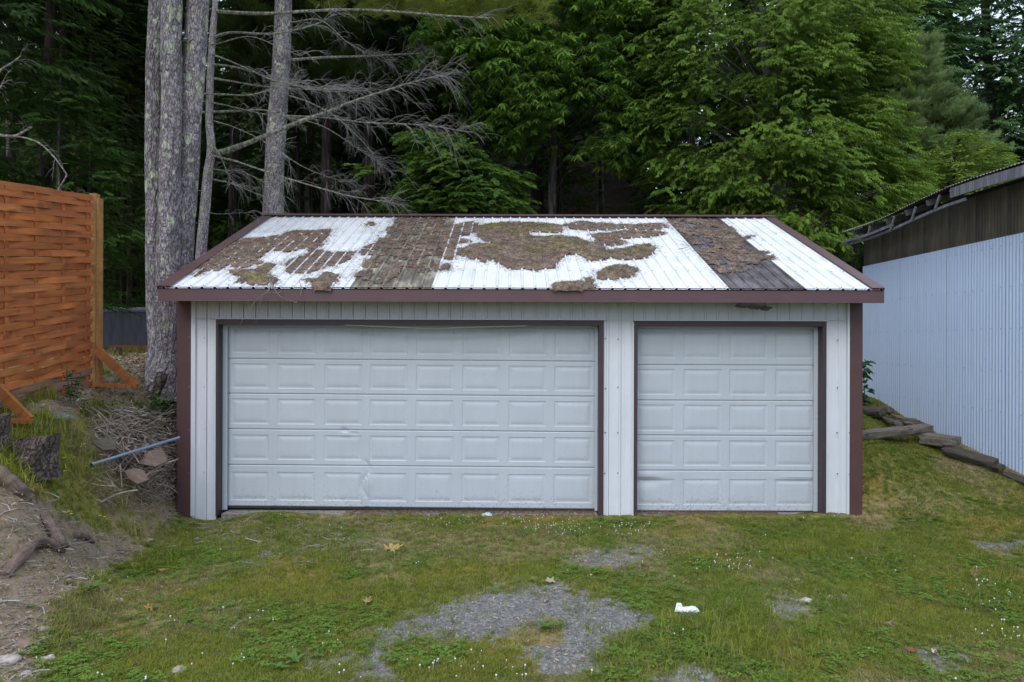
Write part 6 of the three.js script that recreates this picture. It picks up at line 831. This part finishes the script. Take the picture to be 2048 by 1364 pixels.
wood('dense', 470, 22, 1.05, 'shaded leafy tree between the slim dead tree and the single pine'); wood('maple', 620, 25, 1, 'shaded broadleaf tree behind the dead branches'); wood('hemlock', 690, 28, 1.1, 'deep hemlock behind the dead branch tips'); wood('pine', 652, 19.5, 0.75, 'reddish dark pine stem right of the single grey pine'); wood('pine', 735, 21, 0.85, 'dark pine stem behind the tips of the upper dead branches'); wood('pole', 705, 23, 0.9, 'thin stem between the two dark pine stems behind the dead branches'); wood('pole', 762, 26, 0.9, 'thin crooked stem right of the dark pine stems', 0.05); wood('pole', 598, 22, 0.85, 'thin stem just right of the single grey pine', 0.02);
wood('maple', 960, 30, 1.1, 'shaded broadleaf tree up the slope left of the drooping leaved tree'); wood('hemlock', 1080, 32, 1.1, 'hemlock up the slope behind the drooping leaved tree'); wood('maple', 1200, 29, 1.05, 'broadleaf tree up the slope between the two bright trees'); wood('pole', 1122, 20.5, 0.8, 'thin grey stem beside the trunk of the drooping leaved tree', 0.02); wood('pole', 1212, 22.5, 0.8, 'thin bent stem left of the large bright tree', -0.05); wood('pole', 1060, 24, 0.85, 'thin stem in the dark gap above the ridge centre', 0.03); wood('sapling', 1150, 24, 0.9, 'understory sapling up the slope above the ridge centre'); wood('sapling', 1010, 26, 1, 'understory sapling high on the slope left of the thin stems');
wood('maple', 1380, 30, 1.1, 'broadleaf tree high behind the left flank of the large bright tree'); wood('maple', 1470, 33, 1.4, 'tall broadleaf tree high up the slope behind the crown top of the large bright tree'); wood('maple', 1650, 34, 1.4, 'tall broadleaf tree up the slope right of the large bright tree top'); wood('maple', 1560, 27, 1.1, 'broadleaf tree hidden deep behind the large bright tree'); wood('hemlock', 1700, 26, 1.05, 'hemlock behind the right flank of the large bright tree'); wood('sapling', 1690, 19, 0.8, 'dark sapling behind the end of the metal shed'); wood('sapling', 1300, 20, 0.75, 'small sapling low behind the ridge right of centre');
wood('maple', 1920, 46, 1.2, 'far tree filling low behind the yellow green tree'); wood('maple', 2060, 42, 1.25, 'far tree at the right edge above the shed roof'); wood('maple', -260, 14, 1.1, 'broadleaf tree outside the fence to the left'); wood('hemlock', -420, 11, 1.15, 'hemlock beyond the fence far to the left'); wood('pine', -160, 19, 1.05, 'tall pine beyond the fence to the left'); wood('hemlock', 380, 31, 1.2, 'hemlock far behind the slim dead tree'); wood('maple', 530, 34, 1.2, 'broadleaf tree far behind the single grey pine'); wood('maple', 820, 36, 1.25, 'broadleaf tree far up the slope behind the dark gap'); wood('hemlock', 140, 34, 1.3, 'hemlock far behind the fence end'); wood('maple', -80, 36, 1.3, 'broadleaf tree far behind the fence at the left edge');
// the far wood that closes the view, one mass
{
  const r = RNG(900), m = [], c = [];
  for (let k = 0; k < 5200; k++) { const px = -500 + r() * 3000, d = 36 + r() * 44, x = (px - 1024) / FOCAL * d; if (px > 1830 && d < 60) continue; const y = T(x, d) + Math.pow(r(), 0.8) * (px > 1850 ? 9 : 17); clump(m, c, r, V(x, y, FRONT - d), x, FRONT - d - 3, 1.5, 0.3, 5, 2.6, [0.04, 0.08, 0.03], [0.09, 0.15, 0.045], 0.2); }
  tag(instanced('far_woods', SPRAY.coarse, leafMat, m, c), 'dense shaded woods closing the view up the slope', undefined, undefined, 'stuff');
  const sticks = []; for (let k = 0; k < 160; k++) { const x = -3 + r() * 8, d = 17 + r() * 9, a = r() * 6.28, l = 0.4 + r() * 1.4, y = T(x, d) + 0.1 + r() * 0.5, p = V(x, y, FRONT - d), q = V(x + Math.cos(a) * l, y + (r() - 0.4) * 0.8, FRONT - d + Math.sin(a) * l); sticks.push(tube([p, p.clone().lerp(q, 0.5).add(V(0, 0.08, 0)), q], [0.014, 0.011, 0.006], 4)); }
  tag(mesh('woodland_debris', mergeGeometries(sticks), twigBark), 'fallen grey sticks on the shaded slope behind the garage', undefined, undefined, 'stuff');
}
renderer.render(scene, camera);
